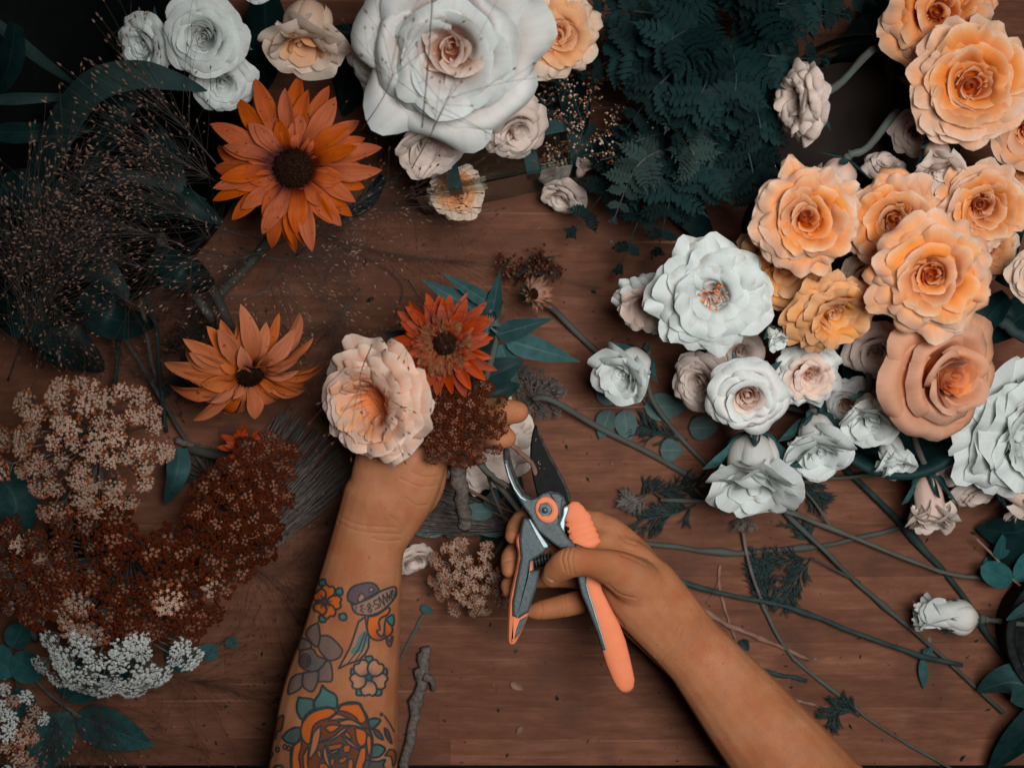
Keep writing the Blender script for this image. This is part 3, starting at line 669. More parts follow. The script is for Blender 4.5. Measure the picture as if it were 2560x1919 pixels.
def panicle(label, P, n, spread, seed, Lpx=(150, 330), dark=False, zmax=.22, seeds=3, droop=.15, group='airy grass seed heads', zmin=.004, r=.00016, fan=None, culm_r=None):
    """P: culm from foot to top in (px,py,z); n fine branches leave its upper part"""
    culm_r = culm_r or (.0004 if dark else .0009); g = random.Random(seed); pts = [W(*p) for p in P]; root = thing('grass_panicle', pts[0], label, 'grass', group)
    C = [Vector(q) for q in crom(pts, 24)]; st, sd = MB(), MB()
    cv, cf = tube([c-root.location for c in C], [culm_r*(1-.7*i/24) for i in range(25)], 5); part('culm', cv, cf, MATS['grass_dark' if dark else 'grass_stem'], root)
    for i in range(n):
        k = g.randint(8 if fan is None else fan, 23); o = C[k]; d = (C[k+1]-C[k]).normalized(); a = g.gauss(0, spread*1.1)
        d2 = Vector((d.x*math.cos(a)-d.y*math.sin(a), d.x*math.sin(a)+d.y*math.cos(a), d.z+g.uniform(-.15, .3)))
        L = g.uniform(*Lpx)/3300; q = [o]
        curl = g.uniform(-.22, .22)
        for s in range(6):
            d2 = Vector((d2.x*math.cos(curl*.25)-d2.y*math.sin(curl*.25), d2.x*math.sin(curl*.25)+d2.y*math.cos(curl*.25), d2.z-droop*.12)); d2.normalize()
            p = q[-1]+d2*L/6; p.z = min(max(p.z, zmin), zmax); q.append(p)
        v, f = tube([p-root.location for p in q], [r*1.1, r, r, r*.9, r*.8, r*.7, r*.6], 3, cap=False); st.add(v, f)
        for s in range(seeds):
            j = 6 if s == 0 else g.randint(2, 5); b = q[j]; dd = (q[j]-q[j-1]).normalized()
            if s:
                e = dd+Vector((g.uniform(-.8, .8), g.uniform(-.8, .8), g.uniform(-.2, .4))); e.normalize(); b2 = b+e*g.uniform(.006, .022); b2.z = max(b2.z, zmin)
                v, f = tube([b-root.location, b2-root.location], [r*.8, r*.6], 3, cap=False); st.add(v, f); b, dd = b2, e
            v, f = seed_geo(b-root.location, dd, g.uniform(.0028, .0046), g.uniform(.0006, .0009)); sd.add(v, f)
    st.build('branches', MATS['grass_dark' if dark else 'grass_stem'], root)['kind'] = 'stuff'
    sd.build('seeds', MATS['seed_dark' if dark else 'seed_tan'], root, False)['kind'] = 'stuff'
    return root
def twig(name, label, P, rpx, mat='stem_green', cat='stem', group=None, z=None, nodes_=(), n=18, forks=(), leaves=()):
    """a stem lying on the table: P photo points, radius in photo px"""
    rr = rpx*.76/3000.0; jr = random.Random(int(P[0][0]*7+P[0][1])); zz = rr+.0004 if z is None else z
    pts = [W(p[0], p[1], p[2] if len(p) > 2 else zz) for p in P]
    root = thing(name, pts[0], label, cat, group); C = crom(pts, n)
    Rr = [rr*(1.5 if any(abs(i/n-q) < .55/n for q in nodes_) else jr.uniform(.84, 1.12))*(1.08-.22*i/n) for i in range(n+1)]; C = [np.array(c)+np.array((jr.uniform(-1, 1), jr.uniform(-1, 1), 0))*rr*.28 for c in C]
    v, f = tube([Vector(c)-root.location for c in C], Rr, 8); part('shoot', v, f, MATS[mat], root)
    for fk in forks:
        q = [W(p[0], p[1], p[2] if len(p) > 2 else zz)-root.location for p in fk]
        v, f = tube(crom(q, 10), [rr*.75*(1-.05*i) for i in range(11)], 7); part('fork', v, f, MATS[mat], root)
    for lf in leaves: pleaf('leaf', root, *lf[:5], lf[5], **(lf[6] if len(lf) > 6 else {}))
    return root
# ------------------------------------------------------------------ containers
def pot(name, label, cat, x, y, rpx, h, mat, wall=.004, taper=.85, lip=.003, zref=None):
    c = W(x, y, h); r = rpx/S(h); root = thing(name, (c.x, c.y, 0.001), label, cat)
    prof = [(0, 0), (r*taper*.97, 0), (r*taper, .004), (r*.97, h*.9), (r-lip*.2, h*.93), (r+lip, h*.955), (r+lip, h-.001), (r+lip*.6, h), (r-wall*.6, h), (r-wall, h-.002), (r*.95-wall, h*.85), (r*taper-wall, .006), (0, .006)]
    ns = 64; v, f = [], []
    for a, b in prof:
        for k in range(ns): v.append((a*math.cos(6.2832*k/ns), a*math.sin(6.2832*k/ns), b))
    for j in range(len(prof)-1):
        for k in range(ns):
            k2 = (k+1) % ns; f.append((j*ns+k, j*ns+k2, (j+1)*ns+k2, (j+1)*ns+k))
    part('wall', v, f, MATS[mat], root); return root
pot('flower_tub', 'wide black plastic tub full of dark foliage beside the large rust flower', 'tub', 60, 250, 560, .10, 'black_tub', taper=.9)
pot('glass_vase', 'round clear glass vase under the peach roses beside the fern', 'vase', 2160, 330, 235, .10, 'glass', wall=.003, taper=.95)
gvr = bpy.data.objects['glass_vase']; v, f = tube([(0, 0, .0062), (0, 0, .055), (0, 0, .0552)], [.064, .0635, .0630], 48); part('water', v, f, MATS['murky_water'], gvr)
pot('round_pot', 'dark teal round pot holding the small white roses', 'pot', 2255, 985, 205, .085, 'teal_pot', taper=.85)
pot('stone_pot', 'dark grey rough stone pot at the cut table corner beside the lisianthus bud', 'pot', 2690, 1590, 165, .05, 'stone_pot', taper=.9)
# square glass vase with a grid of floral tape
c = W(1195, 255, .11); gv = thing('square_vase', (c.x, c.y, .001), 'square clear glass vase crossed with green floral tape under the huge white rose', 'vase', None, Quaternion((0, 0, 1), R_(12)))
hw, hh, wt = .060, .108, .005
for (a, b, cc, d) in ((-hw, hw, -hw, -hw+wt), (-hw, hw, hw-wt, hw), (-hw, -hw+wt, -hw+wt+.0002, hw-wt-.0002), (hw-wt, hw, -hw+wt+.0002, hw-wt-.0002)):
    v, f = beveled_box(a, b, cc, d, .006, hh, .0012); part('wall', v, f, MATS['glass'], gv, False)
v, f = beveled_box(-hw, hw, -hw, hw, 0, .0058, .001); part('base', v, f, MATS['glass'], gv, False)
for i, o in enumerate((-.030, .030)):
    for ax in (0, 1):
        zt = hh+.0006+(.0009 if ax else 0); w = .0052; L = hw+.0008
        prof = [(-L, hh-.026), (-L-.0003, zt-.001), (-L+.002, zt), (L-.002, zt), (L+.0003, zt-.001), (L, hh-.026)]
        v, f = [], []
        for (p, zz) in prof:
            for s in (-w, w): v.append((p, o+s, zz) if ax else (o+s, p, zz))
        for k in range(len(prof)-1): f.append((2*k, 2*k+1, 2*k+3, 2*k+2))
        part('tape_strip', v, f, MATS['tape'], gv, False)
# ------------------------------------------------------------------ roses
def ft(x, y): p = W(x, y, 0.006); return (p.x, p.y)
SPW = 'white spray roses at the top'; SQ = 'square vase roses'
# top left
rose('spray_rose', 'small white spray rose leaning over the black tub with a drooping lower petal', 'rose', 365, 112, .175, 88, 35, 225, 'spray', PC, 1, foot=ft(520, 120), sepals=True)
rose('spray_rose', 'white spray rose with pointed scrolled petals between two smaller white roses', 'rose', 508, 92, .20, 112, 22, 260, 'spray', PC, 2, foot=ft(560, 100), sepals=True, detail=2)
rose('spray_rose', 'white spray rose tucked below its two neighbours, just above the large rust flower', 'rose', 558, 205, .165, 86, 38, 290, 'spray', PC, 3, foot=ft(560, 140), sepals=True)
rose('spray_rose', 'white bloom mostly cut off above the peach cupped rose', 'rose', 640, -28, .18, 42, 30, 270, 'spray', PC, 4, foot=ft(640, -20))
rose('cupped_rose', 'tall pale peach cupped rose with an orange heart looking down over the rust flower', 'rose', 765, 72, .175, 158, 64, 266, 'tulip', PL, 5, foot=ft(800, -60), detail=2)
rose('garden_rose', 'huge open white rose with a blush heart above the taped vase', 'rose', 1120, 120, .225, 250, 14, 265, 'big', PW, 46, foot=ft(1195, 255), detail=2, stem_r=.004)
rose('garden_rose', 'white petals of a second rose behind the left side of the huge white rose', 'rose', 945, 150, .165, 108, 40, 200, 'spray', PW, 60, foot=ft(1130, 230), detail=2)
rose('garden_rose', 'pale faded rose hanging under the left edge of the huge white rose', 'rose', 1065, 350, .150, 92, 52, 285, 'cup', PK, 7, foot=ft(1150, 260))
rose('garden_rose', 'pale blush rose hanging under the right edge of the huge white rose', 'rose', 1290, 325, .150, 96, 48, 300, 'spray', PK, 8, foot=ft(1230, 250))
rose('garden_rose', 'peach rose half hidden behind the huge white rose beside the fern', 'rose', 1398, 85, .195, 114, 18, 300, 'garden', PL, 9, foot=ft(1260, 190), detail=2)
rose('small_rose', 'small pale peach rose with an orange heart crossed by thin grass', 'rose', 1143, 483, .075, 74, 16, 265, 'garden', PL, 10, foot=ft(1150, 445))
rose('small_rose', 'small blush rose lying on its side against the fern', 'rose', 1410, 487, .030, 66, 62, 240, 'spray', PK, 11, stem=[W(1450, 440, .02), W(1480, 400, .008)], sepals=True)
rose('rose_bud', 'tiny blush bud beside the small side-lying rose', 'rose bud', 1455, 424, .045, 36, 55, 60, 'bud', PK, 12, stem=[W(1440, 445, .02), W(1420, 470, .004)], stem_r=.0016)
# right of the fern
rose('garden_rose', 'pale pink rose seen from the side on its own stem beside the fern', 'rose', 1992, 253, .175, 104, 70, 190, 'garden', PK, 13, stem=[W(2105, 205, .16), W(2200, 120, .12), W(2240, 250, .012)], sepals=True, detail=2, stem_r=.0034)
rose('garden_rose', 'peach rose cut by the top edge above the widest peach bloom', 'rose', 2350, 28, .180, 149, 16, 250, 'garden', PP, 14, foot=ft(2220, 230), detail=2)
rose('garden_rose', 'peach rose with a closed ball of petals at its heart near the right edge', 'rose', 2432, 208, .205, 163, 10, 225, 'garden', PP, 115, foot=ft(2260, 300), detail=2)
rose('garden_rose', 'orange-hearted peach rose cut by the right edge under the ball-hearted rose', 'rose', 2570, 320, .160, 110, 30, 240, 'cup', PP, 16, foot=ft(2600, 330))
rose('garden_rose', 'faded peach rose at the right edge with loose outer petals', 'rose', 2552, 425, .135, 70, 30, 220, 'garden', PL, 17, foot=ft(2560, 430))
rose('rose_bud', 'blush rose bud nodding downwards between peach roses', 'rose bud', 2345, 392, .165, 100, 56, 268, 'bud', PK, 18, foot=ft(2250, 350), sepals=True)
rose('garden_rose', 'blush rose seen from behind with its green calyx and stem', 'rose', 2098, 432, .150, 86, 112, 245, 'cup', PK, 19, stem=[W(2170, 368, .155), W(2240, 280, .12), W(2230, 320, .012)], sepals=True, stem_r=.0034)
rose('garden_rose', 'loose blush petals of a spent rose between the peach blooms', 'rose', 2215, 420, .115, 62, 40, 80, 'spray', PK, 20, foot=ft(2220, 420))
rose('garden_rose', 'full peach rose with a deep orange spiral above the ruffled white bloom', 'rose', 2022, 545, .205, 143, 10, 285, 'garden', PP, 21, foot=ft(2110, 440), detail=2)
rose('garden_rose', 'peach rose squeezed between two larger peach roses', 'rose', 2240, 556, .170, 134, 22, 265, 'garden', PP, 22, foot=ft(2200, 420), detail=2)
rose('garden_rose', 'peach rose with pointed inner petals near the right edge', 'rose', 2456, 516, .175, 120, 16, 250, 'garden', PP, 23, foot=ft(2280, 400), detail=2)
rose('garden_rose', 'widest peach rose with a loosely folded heart, standing highest of the cluster', 'rose', 2335, 692, .215, 161, 10, 240, 'garden', PP, 124, foot=ft(2290, 900), detail=2)
rose('garden_rose', 'orange peach rose half hidden under the full rose with the orange spiral', 'rose', 1960, 668, .150, 128, 35, 235, 'garden', PO, 25, foot=ft(2080, 500))
rose('garden_rose', 'deep orange peach rose facing down towards the small white roses', 'rose', 2082, 795, .165, 123, 40, 285, 'garden', PO, 26, foot=ft(2200, 900), detail=2)
rose('garden_rose', 'peach rose cut off by the right edge beside the widest rose', 'rose', 2590, 690, .17, 72, 20, 200, 'spray', PL, 27, foot=ft(2600, 700))
rose('hybrid_rose', 'large salmon rose with a tight spiral heart and wide floppy outer petals', 'rose', 2375, 945, .175, 182, 22, 325, 'spiral', PS, 128, foot=ft(2290, 990), detail=2)
rose('ruffled_bloom', 'large cool white ruffled bloom at the right edge under the salmon rose', 'rose', 2545, 1085, .095, 178, 30, 330, 'ruffle', PC, 29, foot=ft(2420, 1020), detail=2)
RB = rose('ruffled_bloom', 'big ruffled white bloom with orange stamens in its open heart', 'rose', 1782, 742, .165, 156, 14, 265, 'ruffle', PC, 30, foot=ft(1900, 760), detail=2)
mb = MB(); g = random.Random(5)
for i in range(16):
    a = g.uniform(0, 6.28); rr = g.uniform(0, .004); o = Vector((rr*math.cos(a), rr*math.sin(a), .004)); d = Vector((math.cos(a)*.4, math.sin(a)*.4, 1)); L = g.uniform(.012, .017)
    vv, ff = tube([o, o+d*L], [.0004, .0003], 4); mb.add(vv, ff); vv, ff = octa(o+d*L, .0012); mb.add(vv, ff)
mb.build('stamens', simple('stamen', (0.7, 0.16, 0.03), (0.75, 0.25, 0.06), rough=.5), RB)
WS = None
rose('spray_rose', 'small pinkish white rose pressed behind the big ruffled white bloom', 'rose', 1608, 765, .105, 82, 38, 235, 'garden', PW, 31, foot=ft(1750, 790))
rose('spray_rose', 'small round white rose with curled back sepals above the oval leaves', 'rose', 1576, 918, .075, 118, 50, 222, 'tulip', PC, 32, stem=[W(1625, 985, .03), W(1690, 1080, .006), W(1770, 1165, .004)], sepals=True, stem_r=.0024)
rose('spray_rose', 'faded white rose half hidden behind the round open white rose', 'rose', 1752, 955, .080, 86, 40, 200, 'spray', PK, 33, foot=ft(1840, 930))
rose('spray_rose', 'round open white rose with blush heart, the fullest of the small white roses', 'rose', 1868, 988, .125, 108, 18, 255, 'spray', PW, 34, foot=ft(2150, 980), sepals=True, detail=2)
rose('spray_rose', 'small white rose just under the deep orange peach rose', 'rose', 2022, 940, .105, 86, 20, 280, 'garden', PW, 35, foot=ft(2180, 960))
rose('spray_rose', 'white rose with one petal drawn out to a dry pointed tip', 'rose', 2045, 1098, .095, 132, 50, 268, 'tulip', PC, 36, foot=ft(2190, 1030), sepals=True)
rose('spray_rose', 'broad white rose tipped forward over the crossing stems', 'rose', 1882, 1165, .085, 172, 56, 262, 'tulip', PC, 37, foot=ft(2130, 1060), sepals=True, detail=2)
rose('spray_rose', 'small white rose wedged against the salmon rose', 'rose', 2175, 1030, .115, 108, 46, 255, 'tulip', PC, 38, foot=ft(2230, 1000), sepals=True)
rose('spray_rose', 'small white rose hanging below the salmon rose with ragged rim', 'rose', 2232, 1125, .085, 84, 58, 275, 'bud', PC, 39, foot=ft(2240, 1020))
rose('rose_bud', 'white bud hanging upside down with long dark sepals over its back', 'rose bud', 2322, 1250, .060, 104, 72, 272, 'bud', PK, 40, stem=[W(2318, 1175, .075), W(2290, 1110, .07), W(2270, 1040, .02)], sepals=True, stem_r=.003, detail=2)
rose('spray_rose', 'pale ragged rose beside the upside down bud', 'rose', 2442, 1232, .050, 66, 50, 285, 'spray', PK, 41, foot=ft(2420, 1160), sepals=True)
rose('rose_bud', 'long blush bud pointing out over the right edge', 'rose bud', 2535, 1215, .075, 100, 80, 335, 'bud', PK, 42, stem=[W(2455, 1150, .07), W(2400, 1100, .04), W(2340, 1050, .01)], sepals=True)
rose('rose_bud', 'shrivelled grey bud between the ruffled bloom and the orange peach rose', 'rose bud', 1935, 838, .15, 44, 50, 290, 'bud', PC, 43, foot=ft(2080, 900), sepals=True)
rose('rose_bud', 'pale rose fragment cut by the right edge beside the upside down bud', 'rose', 2550, 1290, .030, 44, 40, 280, 'spray', PK, 44, foot=ft(2550, 1260))
# around the hands
rose('small_rose', 'crumpled pale pink rose lying beside the tattooed wrist', 'rose', 1032, 1402, .030, 62, 55, 300, 'spray', PK, 45, stem=[W(1010, 1370, .012), W(1000, 1345, .004)])
rose('garden_rose', 'loose pale pink rose below the fingertips of the tattooed hand', 'rose', 1225, 1120, .055, 128, 26, 300, 'garden', PK, 47, stem=[W(1220, 1180, .02), W(1240, 1280, .006)], detail=2)
rose('austin_rose', 'large many-petalled peach rose held in the tattooed hand', 'rose', 925, 1012, .185, 172, 34, 205, 'austin', PH, 48, stem=[W(1040, 1060, .145), W(1110, 1120, .13), W(1150, 1200, .115)], detail=2, stem_r=.0032)
# lisianthus bud lying at the lower right
rose('lisianthus_bud', 'closed white lisianthus bud with frilled mouth lying on its side', 'flower bud', 2372, 1540, .030, 100, 88, 175, 'lis', PC, 49, stem=[W(2500, 1552, .022), W(2560, 1560, .03), W(2680, 1572, .055)], sepals=True, stem_mat='stem_green', stem_r=.0028, detail=2)

# blooms that fill the gaps of the right-hand mass
for lab, x, y, z, r, ti, az, fm, mt, sd, ftp in [
    ('shaded blush rose between the deep orange rose and the salmon rose', 2190, 880, .10, 84, 25, 250, 'spray', PK, 701, (2210, 930)), ('shaded white rose behind the white rose with the dry pointed tip', 2115, 1010, .07, 70, 20, 230, 'spray', PW, 702, (2190, 990)),
    ('blush rose low between the widest rose and the pointed one', 2470, 625, .12, 80, 20, 280, 'garden', PL, 703, (2450, 640)), ('shaded blush rose below the squeezed peach rose', 2170, 690, .12, 76, 25, 250, 'spray', PL, 704, (2180, 720)),
    ('shaded white rose between the ruffled bloom and the round open rose', 1850, 880, .08, 66, 25, 260, 'spray', PK, 705, (1900, 880)), ('pale ragged rose beneath the cool white bloom', 2380, 1175, .055, 64, 35, 270, 'spray', PK, 706, (2370, 1130)), ('small peach rose low between the pink side-seen rose and the rose cut above', 2290, 330, .12, 66, 25, 230, 'spray', PK, 707, (2250, 340))]:
    rose('filler_rose', lab, 'rose', x, y, z, r, ti, az, fm, mt, sd, foot=ft(*ftp))
# ------------------------------------------------------------------ rust daisies
def WL(*a): return [W(*p) for p in a]
daisy('rust_flower', 'large rust orange daisy with a black centre beside the black tub', 735, 422, .165, 232, 8, 250, [(17, 1.02, -.04), (17, .92, .10), (15, .74, .26), (12, .58, .42)], PR, 201, disk_r=.225, disk_h=.15, wr=.215, stem=WL((745, 480, .12), (640, 640, .05), (480, 800, .012)), droop=.55, wild=.22)
daisy('rust_flower', 'tan orange daisy tilted down with folded petals over its brown centre', 622, 930, .125, 205, 52, 298, [(19, 1.05, -.05), (17, .98, .15), (11, .66, .6), (7, .46, 1.0)], PR2, 207, disk_r=.20, disk_h=.13, wr=.23, stem=WL((580, 830, .08), (520, 700, .04), (440, 600, .012)), droop=1.0, wild=.45)
daisy('rust_flower', 'double ember red daisy with shrivelled brown inner petals held above the dark umbel', 1112, 858, .190, 132, 18, 255, [(20, 1.1, -.05), (22, .98, .10), (22, .82, .25), (20, .66, .45), (18, .5, .7)], PR3, 203, disk_r=.26, disk_h=.14, wr=.22, stem=WL((1135, 900, .15), (1160, 1020, .13), (1165, 1160, .115)), droop=.35, wild=.2, curls=150, inner_mat=MATS['brown_curl'])
daisy('rust_flower', 'small dark rust flower half hidden below the tilted tan daisy', 612, 1125, .055, 72, 25, 60, [(12, 1.0, .1), (11, .85, .4), (9, .6, .9)], PR3, 204, disk_r=.18, disk_h=.1, wr=.24, stem=WL((560, 1140, .03), (470, 1120, .010)), wild=.3)
daisy('dried_flower', 'dried pinkish brown daisy with a black centre and green bracts', 1332, 735, .055, 58, 38, 10, [(22, 1.0, .5), (22, .95, .8), (18, .8, 1.3)], PR4, 205, disk_r=.34, disk_h=.10, wr=.15, stem=WL((1380, 770, .02), (1440, 830, .006), (1530, 915, .004)), droop=-.2, wild=.15, stem_r=.0026)
# dark leaves behind the held flowers
hb = thing('bouquet_leaves', W(1180, 1010, .11), 'dark broad leaves showing behind the held flowers', 'leaves')
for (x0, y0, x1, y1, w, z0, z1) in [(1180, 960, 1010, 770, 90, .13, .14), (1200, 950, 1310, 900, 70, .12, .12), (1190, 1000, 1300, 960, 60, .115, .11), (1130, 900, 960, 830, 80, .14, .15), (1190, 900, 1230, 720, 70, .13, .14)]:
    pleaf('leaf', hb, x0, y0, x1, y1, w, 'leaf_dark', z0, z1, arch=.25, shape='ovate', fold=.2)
v, f = tube([Vector(p)-hb.location for p in crom(WL((1190, 960, .125), (1180, 1010, .12), (1165, 1160, .11)), 8)], .002, 6); part('stem', v, f, MATS['stem_green'], hb)
# leaves of the held daisy
h = thing('daisy_leaves', W(1240, 850, .125), 'sprig of hairy teal leaves fanning out behind the double ember daisy', 'leaves')
for (x0, y0, x1, y1, w, z0, z1, ar, sr) in [(1225, 800, 1050, 695, 70, .13, .15, .3, .0), (1225, 760, 1100, 680, 42, .14, .155, .45, 0), (1228, 800, 1250, 675, 46, .135, .16, .15, .06), (1240, 838, 1385, 795, 56, .13, .14, .15, .06), (1262, 850, 1452, 905, 66, .125, .11, .35, .05), (1200, 860, 990, 810, 74, .12, .13, .3, 0), (1250, 860, 1290, 960, 60, .12, .11, .3, 0)]:
    pleaf('leaf', h, x0, y0, x1, y1, w, 'leaf_teal', z0, z1, arch=ar, serr=sr, shape='lance', nl=18, fold=.25, wave=.03)
v, f = tube([Vector(p)-h.location for p in crom(WL((1225, 770, .14), (1240, 850, .125), (1200, 1000, .12), (1170, 1160, .115)), 12)], .0026, 8); part('stem', v, f, MATS['stem_green'], h)
mb = MB(); g = random.Random(9)
for i in range(40):
    a = g.uniform(0, 6.28); vv, ff = spike(W(1222, 815, .142)-h.location, (math.cos(a), math.sin(a), g.uniform(.2, 1.2)), .010, .0009); mb.add(vv, ff)
mb.build('bud', MATS['leaf_euca'], h)
# ------------------------------------------------------------------ umbels
umbel('lace_umbel', 'large tan lace umbel with rust edged florets over the table left of the tan daisy', 222, 1118, .125, 205, 12, 300, 'tan', 60, 301, cl=.135, stem=WL((260, 1250, .06), (330, 1420, .012)), asp=.92)
umbel('lace_umbel', 'broad dark red lace umbel above the white one', 290, 1450, .105, 290, 18, 280, 'red', 74, 302, cl=.112, asp=.62, arot=-4, stem=WL((260, 1500, .05), (180, 1620, .01)), mix=('tan', .10), depth=.55)
umbel('lace_umbel', 'dark red lace umbel trailing down beside the grey grass bundle', 600, 1270, .070, 205, 25, 40, 'red', 64, 303, cl=.13, asp=.50, arot=62, stem=WL((560, 1330, .03), (500, 1420, .01)), depth=.4)
umbel('lace_umbel', 'rust lace umbel cut by the left edge below the tan one', 30, 1420, .090, 150, 15, 200, 'red', 34, 304, cl=.16, asp=.8, mix=('tan', .45), stem=WL((60, 1520, .03), (90, 1600, .008)), depth=.5)
umbel('lace_umbel', 'white lace umbel seen edge on below the dark red mass', 275, 1630, .090, 200, 40, 270, 'white', 30, 305, cl=.15, asp=.62, arot=2, stem=WL((260, 1540, .04), (250, 1450, .01)), depth=.5, dome_h=.4)
umbel('lace_umbel', 'pale lace umbel cut by the lower left corner', 5, 1830, .060, 110, 20, 20, 'tan', 26, 306, cl=.19, mix=('white', .5), stem=WL((-40, 1860, .02), (-80, 1900, .006)), depth=.4)
umbel('lace_umbel', 'dark red lace umbel held under the double ember daisy', 1132, 1042, .160, 132, 10, 250, 'red', 74, 307, cl=.135, asp=.95, stem=WL((1175, 1130, .125), (1270, 1240, .10), (1330, 1320, .09)), depth=.35, stem_r=.0022, stem_mat='stem_green')
umbel('lace_umbel', 'tan lace umbel lying on the table left of the pruner handles', 1172, 1440, .045, 108, 20, 200, 'tan', 46, 308, cl=.15, asp=.95, stem=WL((1240, 1380, .02), (1290, 1290, .006)), depth=.35, stem_r=.0016)
umbel('lace_umbel', 'grey dried umbel turned face down above the black blade', 1338, 985, .020, 72, 150, 60, 'grey', 30, 309, cl=.2, depth=.35, stem=WL((1380, 1000, .030), (1500, 1070, .010), (1620, 1130, .004), (1738, 1197, .0035)), stem_r=.0026, stem_mat='stem_green')
umbel('lace_umbel', 'tiny grey dried umbel standing above the crossing stems', 1858, 1315, .012, 30, 60, 95, 'grey', 14, 310, cl=.26, depth=.6, stem=WL((1866, 1380, .006), (1885, 1450, .012), (1912, 1520, .004)), stem_r=.0014)
# heather-like white berries left of the fern, and the dark dried spike
def berries(name, label, branches, z, n, seed, mats, r=(.0009, .0016)):
    g = random.Random(seed); P0 = W(*branches[0][0], z); root = thing(name, P0, label, 'flower')
    st, a, b = MB(), MB(), MB()
    for br in branches:
        C = crom([W(x, y, z+g.uniform(-.01, .015)) for x, y in br], 14); vv, ff = tube([Vector(c)-root.location for c in C], .0006, 4); st.add(vv, ff)
        for i in range(n):
            c = Vector(C[g.randint(2, 14)]); d = Vector((g.gauss(0, 1), g.gauss(0, 1), g.uniform(0, 1))).normalized()*g.uniform(.002, .011)
            e = c+d; vv, ff = tube([c-root.location, e-root.location], [.00025, .0002], 3, cap=False); st.add(vv, ff)
            vv, ff = octa(e-root.location, g.uniform(*r)); (a if g.random() < .55 else b).add(vv, ff)
    st.build('twigs', MATS['stem_dark'], root); a.build('buds', MATS[mats[0]], root)['kind'] = 'stuff'; b.build('seed_buds', MATS[mats[1]], root)['kind'] = 'stuff'
    return root
berries('heather_sprig', 'fine sprig of white and rust heather berries between the huge white rose and the fern', [[(1440, 400), (1470, 260), (1490, 170)], [(1460, 330), (1380, 290), (1350, 250)], [(1450, 370), (1530, 320), (1545, 270)], [(1450, 390), (1560, 370), (1620, 320)], [(1455, 300), (1420, 220), (1380, 200)], [(1440, 390), (1400, 380), (1370, 390)], [(1480, 200), (1520, 190), (1570, 200)], [(1500, 400), (1570, 390), (1590, 430)]], .10, 70, 61, ('fl_tan', 'fl_rust'), (.0008, .0015))
berries('dried_spike', 'dark brown dried flower spike above the dried pinkish daisy', [[(1275, 700), (1320, 655), (1390, 640)], [(1290, 690), (1350, 660), (1400, 672)], [(1270, 690), (1262, 670), (1270, 655)], [(1290, 700), (1340, 680), (1392, 690)]], .016, 60, 62, ('fl_dark', 'brown_curl'), (.0010, .0018))
# ------------------------------------------------------------------ ferns
FT = [((1760, 60, .12), (1600, 30, .16), (1450, 30, .13), 200), ((1770, 80, .12), (1600, 120, .17), (1450, 190, .12), 200), ((1790, 90, .12), (1660, 200, .18), (1560, 330, .13), 210),
      ((1720, 330, .08), (1570, 420, .09), (1420, 590, .04), 210), ((1760, 320, .08), (1640, 460, .10), (1540, 690, .03), 190), ((1780, 310, .08), (1690, 460, .12), (1640, 640, .05), 210),
      ((1790, 300, .08), (1770, 420, .14), (1700, 560, .09), 200), ((1830, 280, .08), (1880, 420, .14), (1890, 590, .08), 190), ((1850, 200, .10), (1900, 310, .15), (1890, 440, .10), 190),
      ((1840, 120, .12), (1930, 140, .17), (2070, 150, .13), 220), ((1830, 60, .12), (1950, 10, .17), (2130, 40, .12), 240), ((1790, 40, .12), (1740, -40, .17), (1680, -110, .15), 200),
      ((1810, 90, .12), (1760, 220, .19), (1690, 350, .15), 230), ((1820, 90, .12), (1840, 210, .19), (1800, 340, .15), 220), ((1780, 50, .12), (1690, 90, .20), (1590, 170, .17), 210), ((1820, 30, .12), (1860, -40, .18), (1900, -120, .15), 200), ((1760, 310, .07), (1600, 350, .12), (1490, 420, .08), 170), ((1860, 0, .10), (2010, -30, .14), (2200, -10, .10), 240)]
HOW = ['cut by the top edge', 'nearest the heather sprig', 'arching over the heather sprig', 'reaching lowest to the left over the wood', 'with its tip furthest down the table', 'over bare wood beside the lowest frond', 'in the middle of the lower fern', 'touching the full peach rose', 'over the bare wood beside the side-seen pink rose', 'pointing at the side-seen pink rose', 'pointing at the rose cut by the top edge', 'leaving the frame upwards', 'lying topmost in the fern mass', 'lying topmost above the bare wood gap', 'small and topmost beside the peach rose', 'leaving the frame beside the white petal', 'close above the small side-lying rose', 'reaching along the top edge towards the peach roses']
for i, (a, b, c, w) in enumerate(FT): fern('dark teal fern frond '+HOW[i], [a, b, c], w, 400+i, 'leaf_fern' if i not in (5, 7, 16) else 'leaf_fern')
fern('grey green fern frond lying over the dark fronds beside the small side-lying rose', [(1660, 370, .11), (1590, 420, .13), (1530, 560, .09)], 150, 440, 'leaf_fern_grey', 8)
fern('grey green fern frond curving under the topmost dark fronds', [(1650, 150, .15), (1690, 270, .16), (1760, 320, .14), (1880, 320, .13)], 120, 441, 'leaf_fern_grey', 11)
fern('grey green fern frond hanging towards the ruffled white bloom', [(1690, 330, .13), (1740, 400, .14), (1730, 500, .11)], 130, 442, 'leaf_fern_grey', 9)
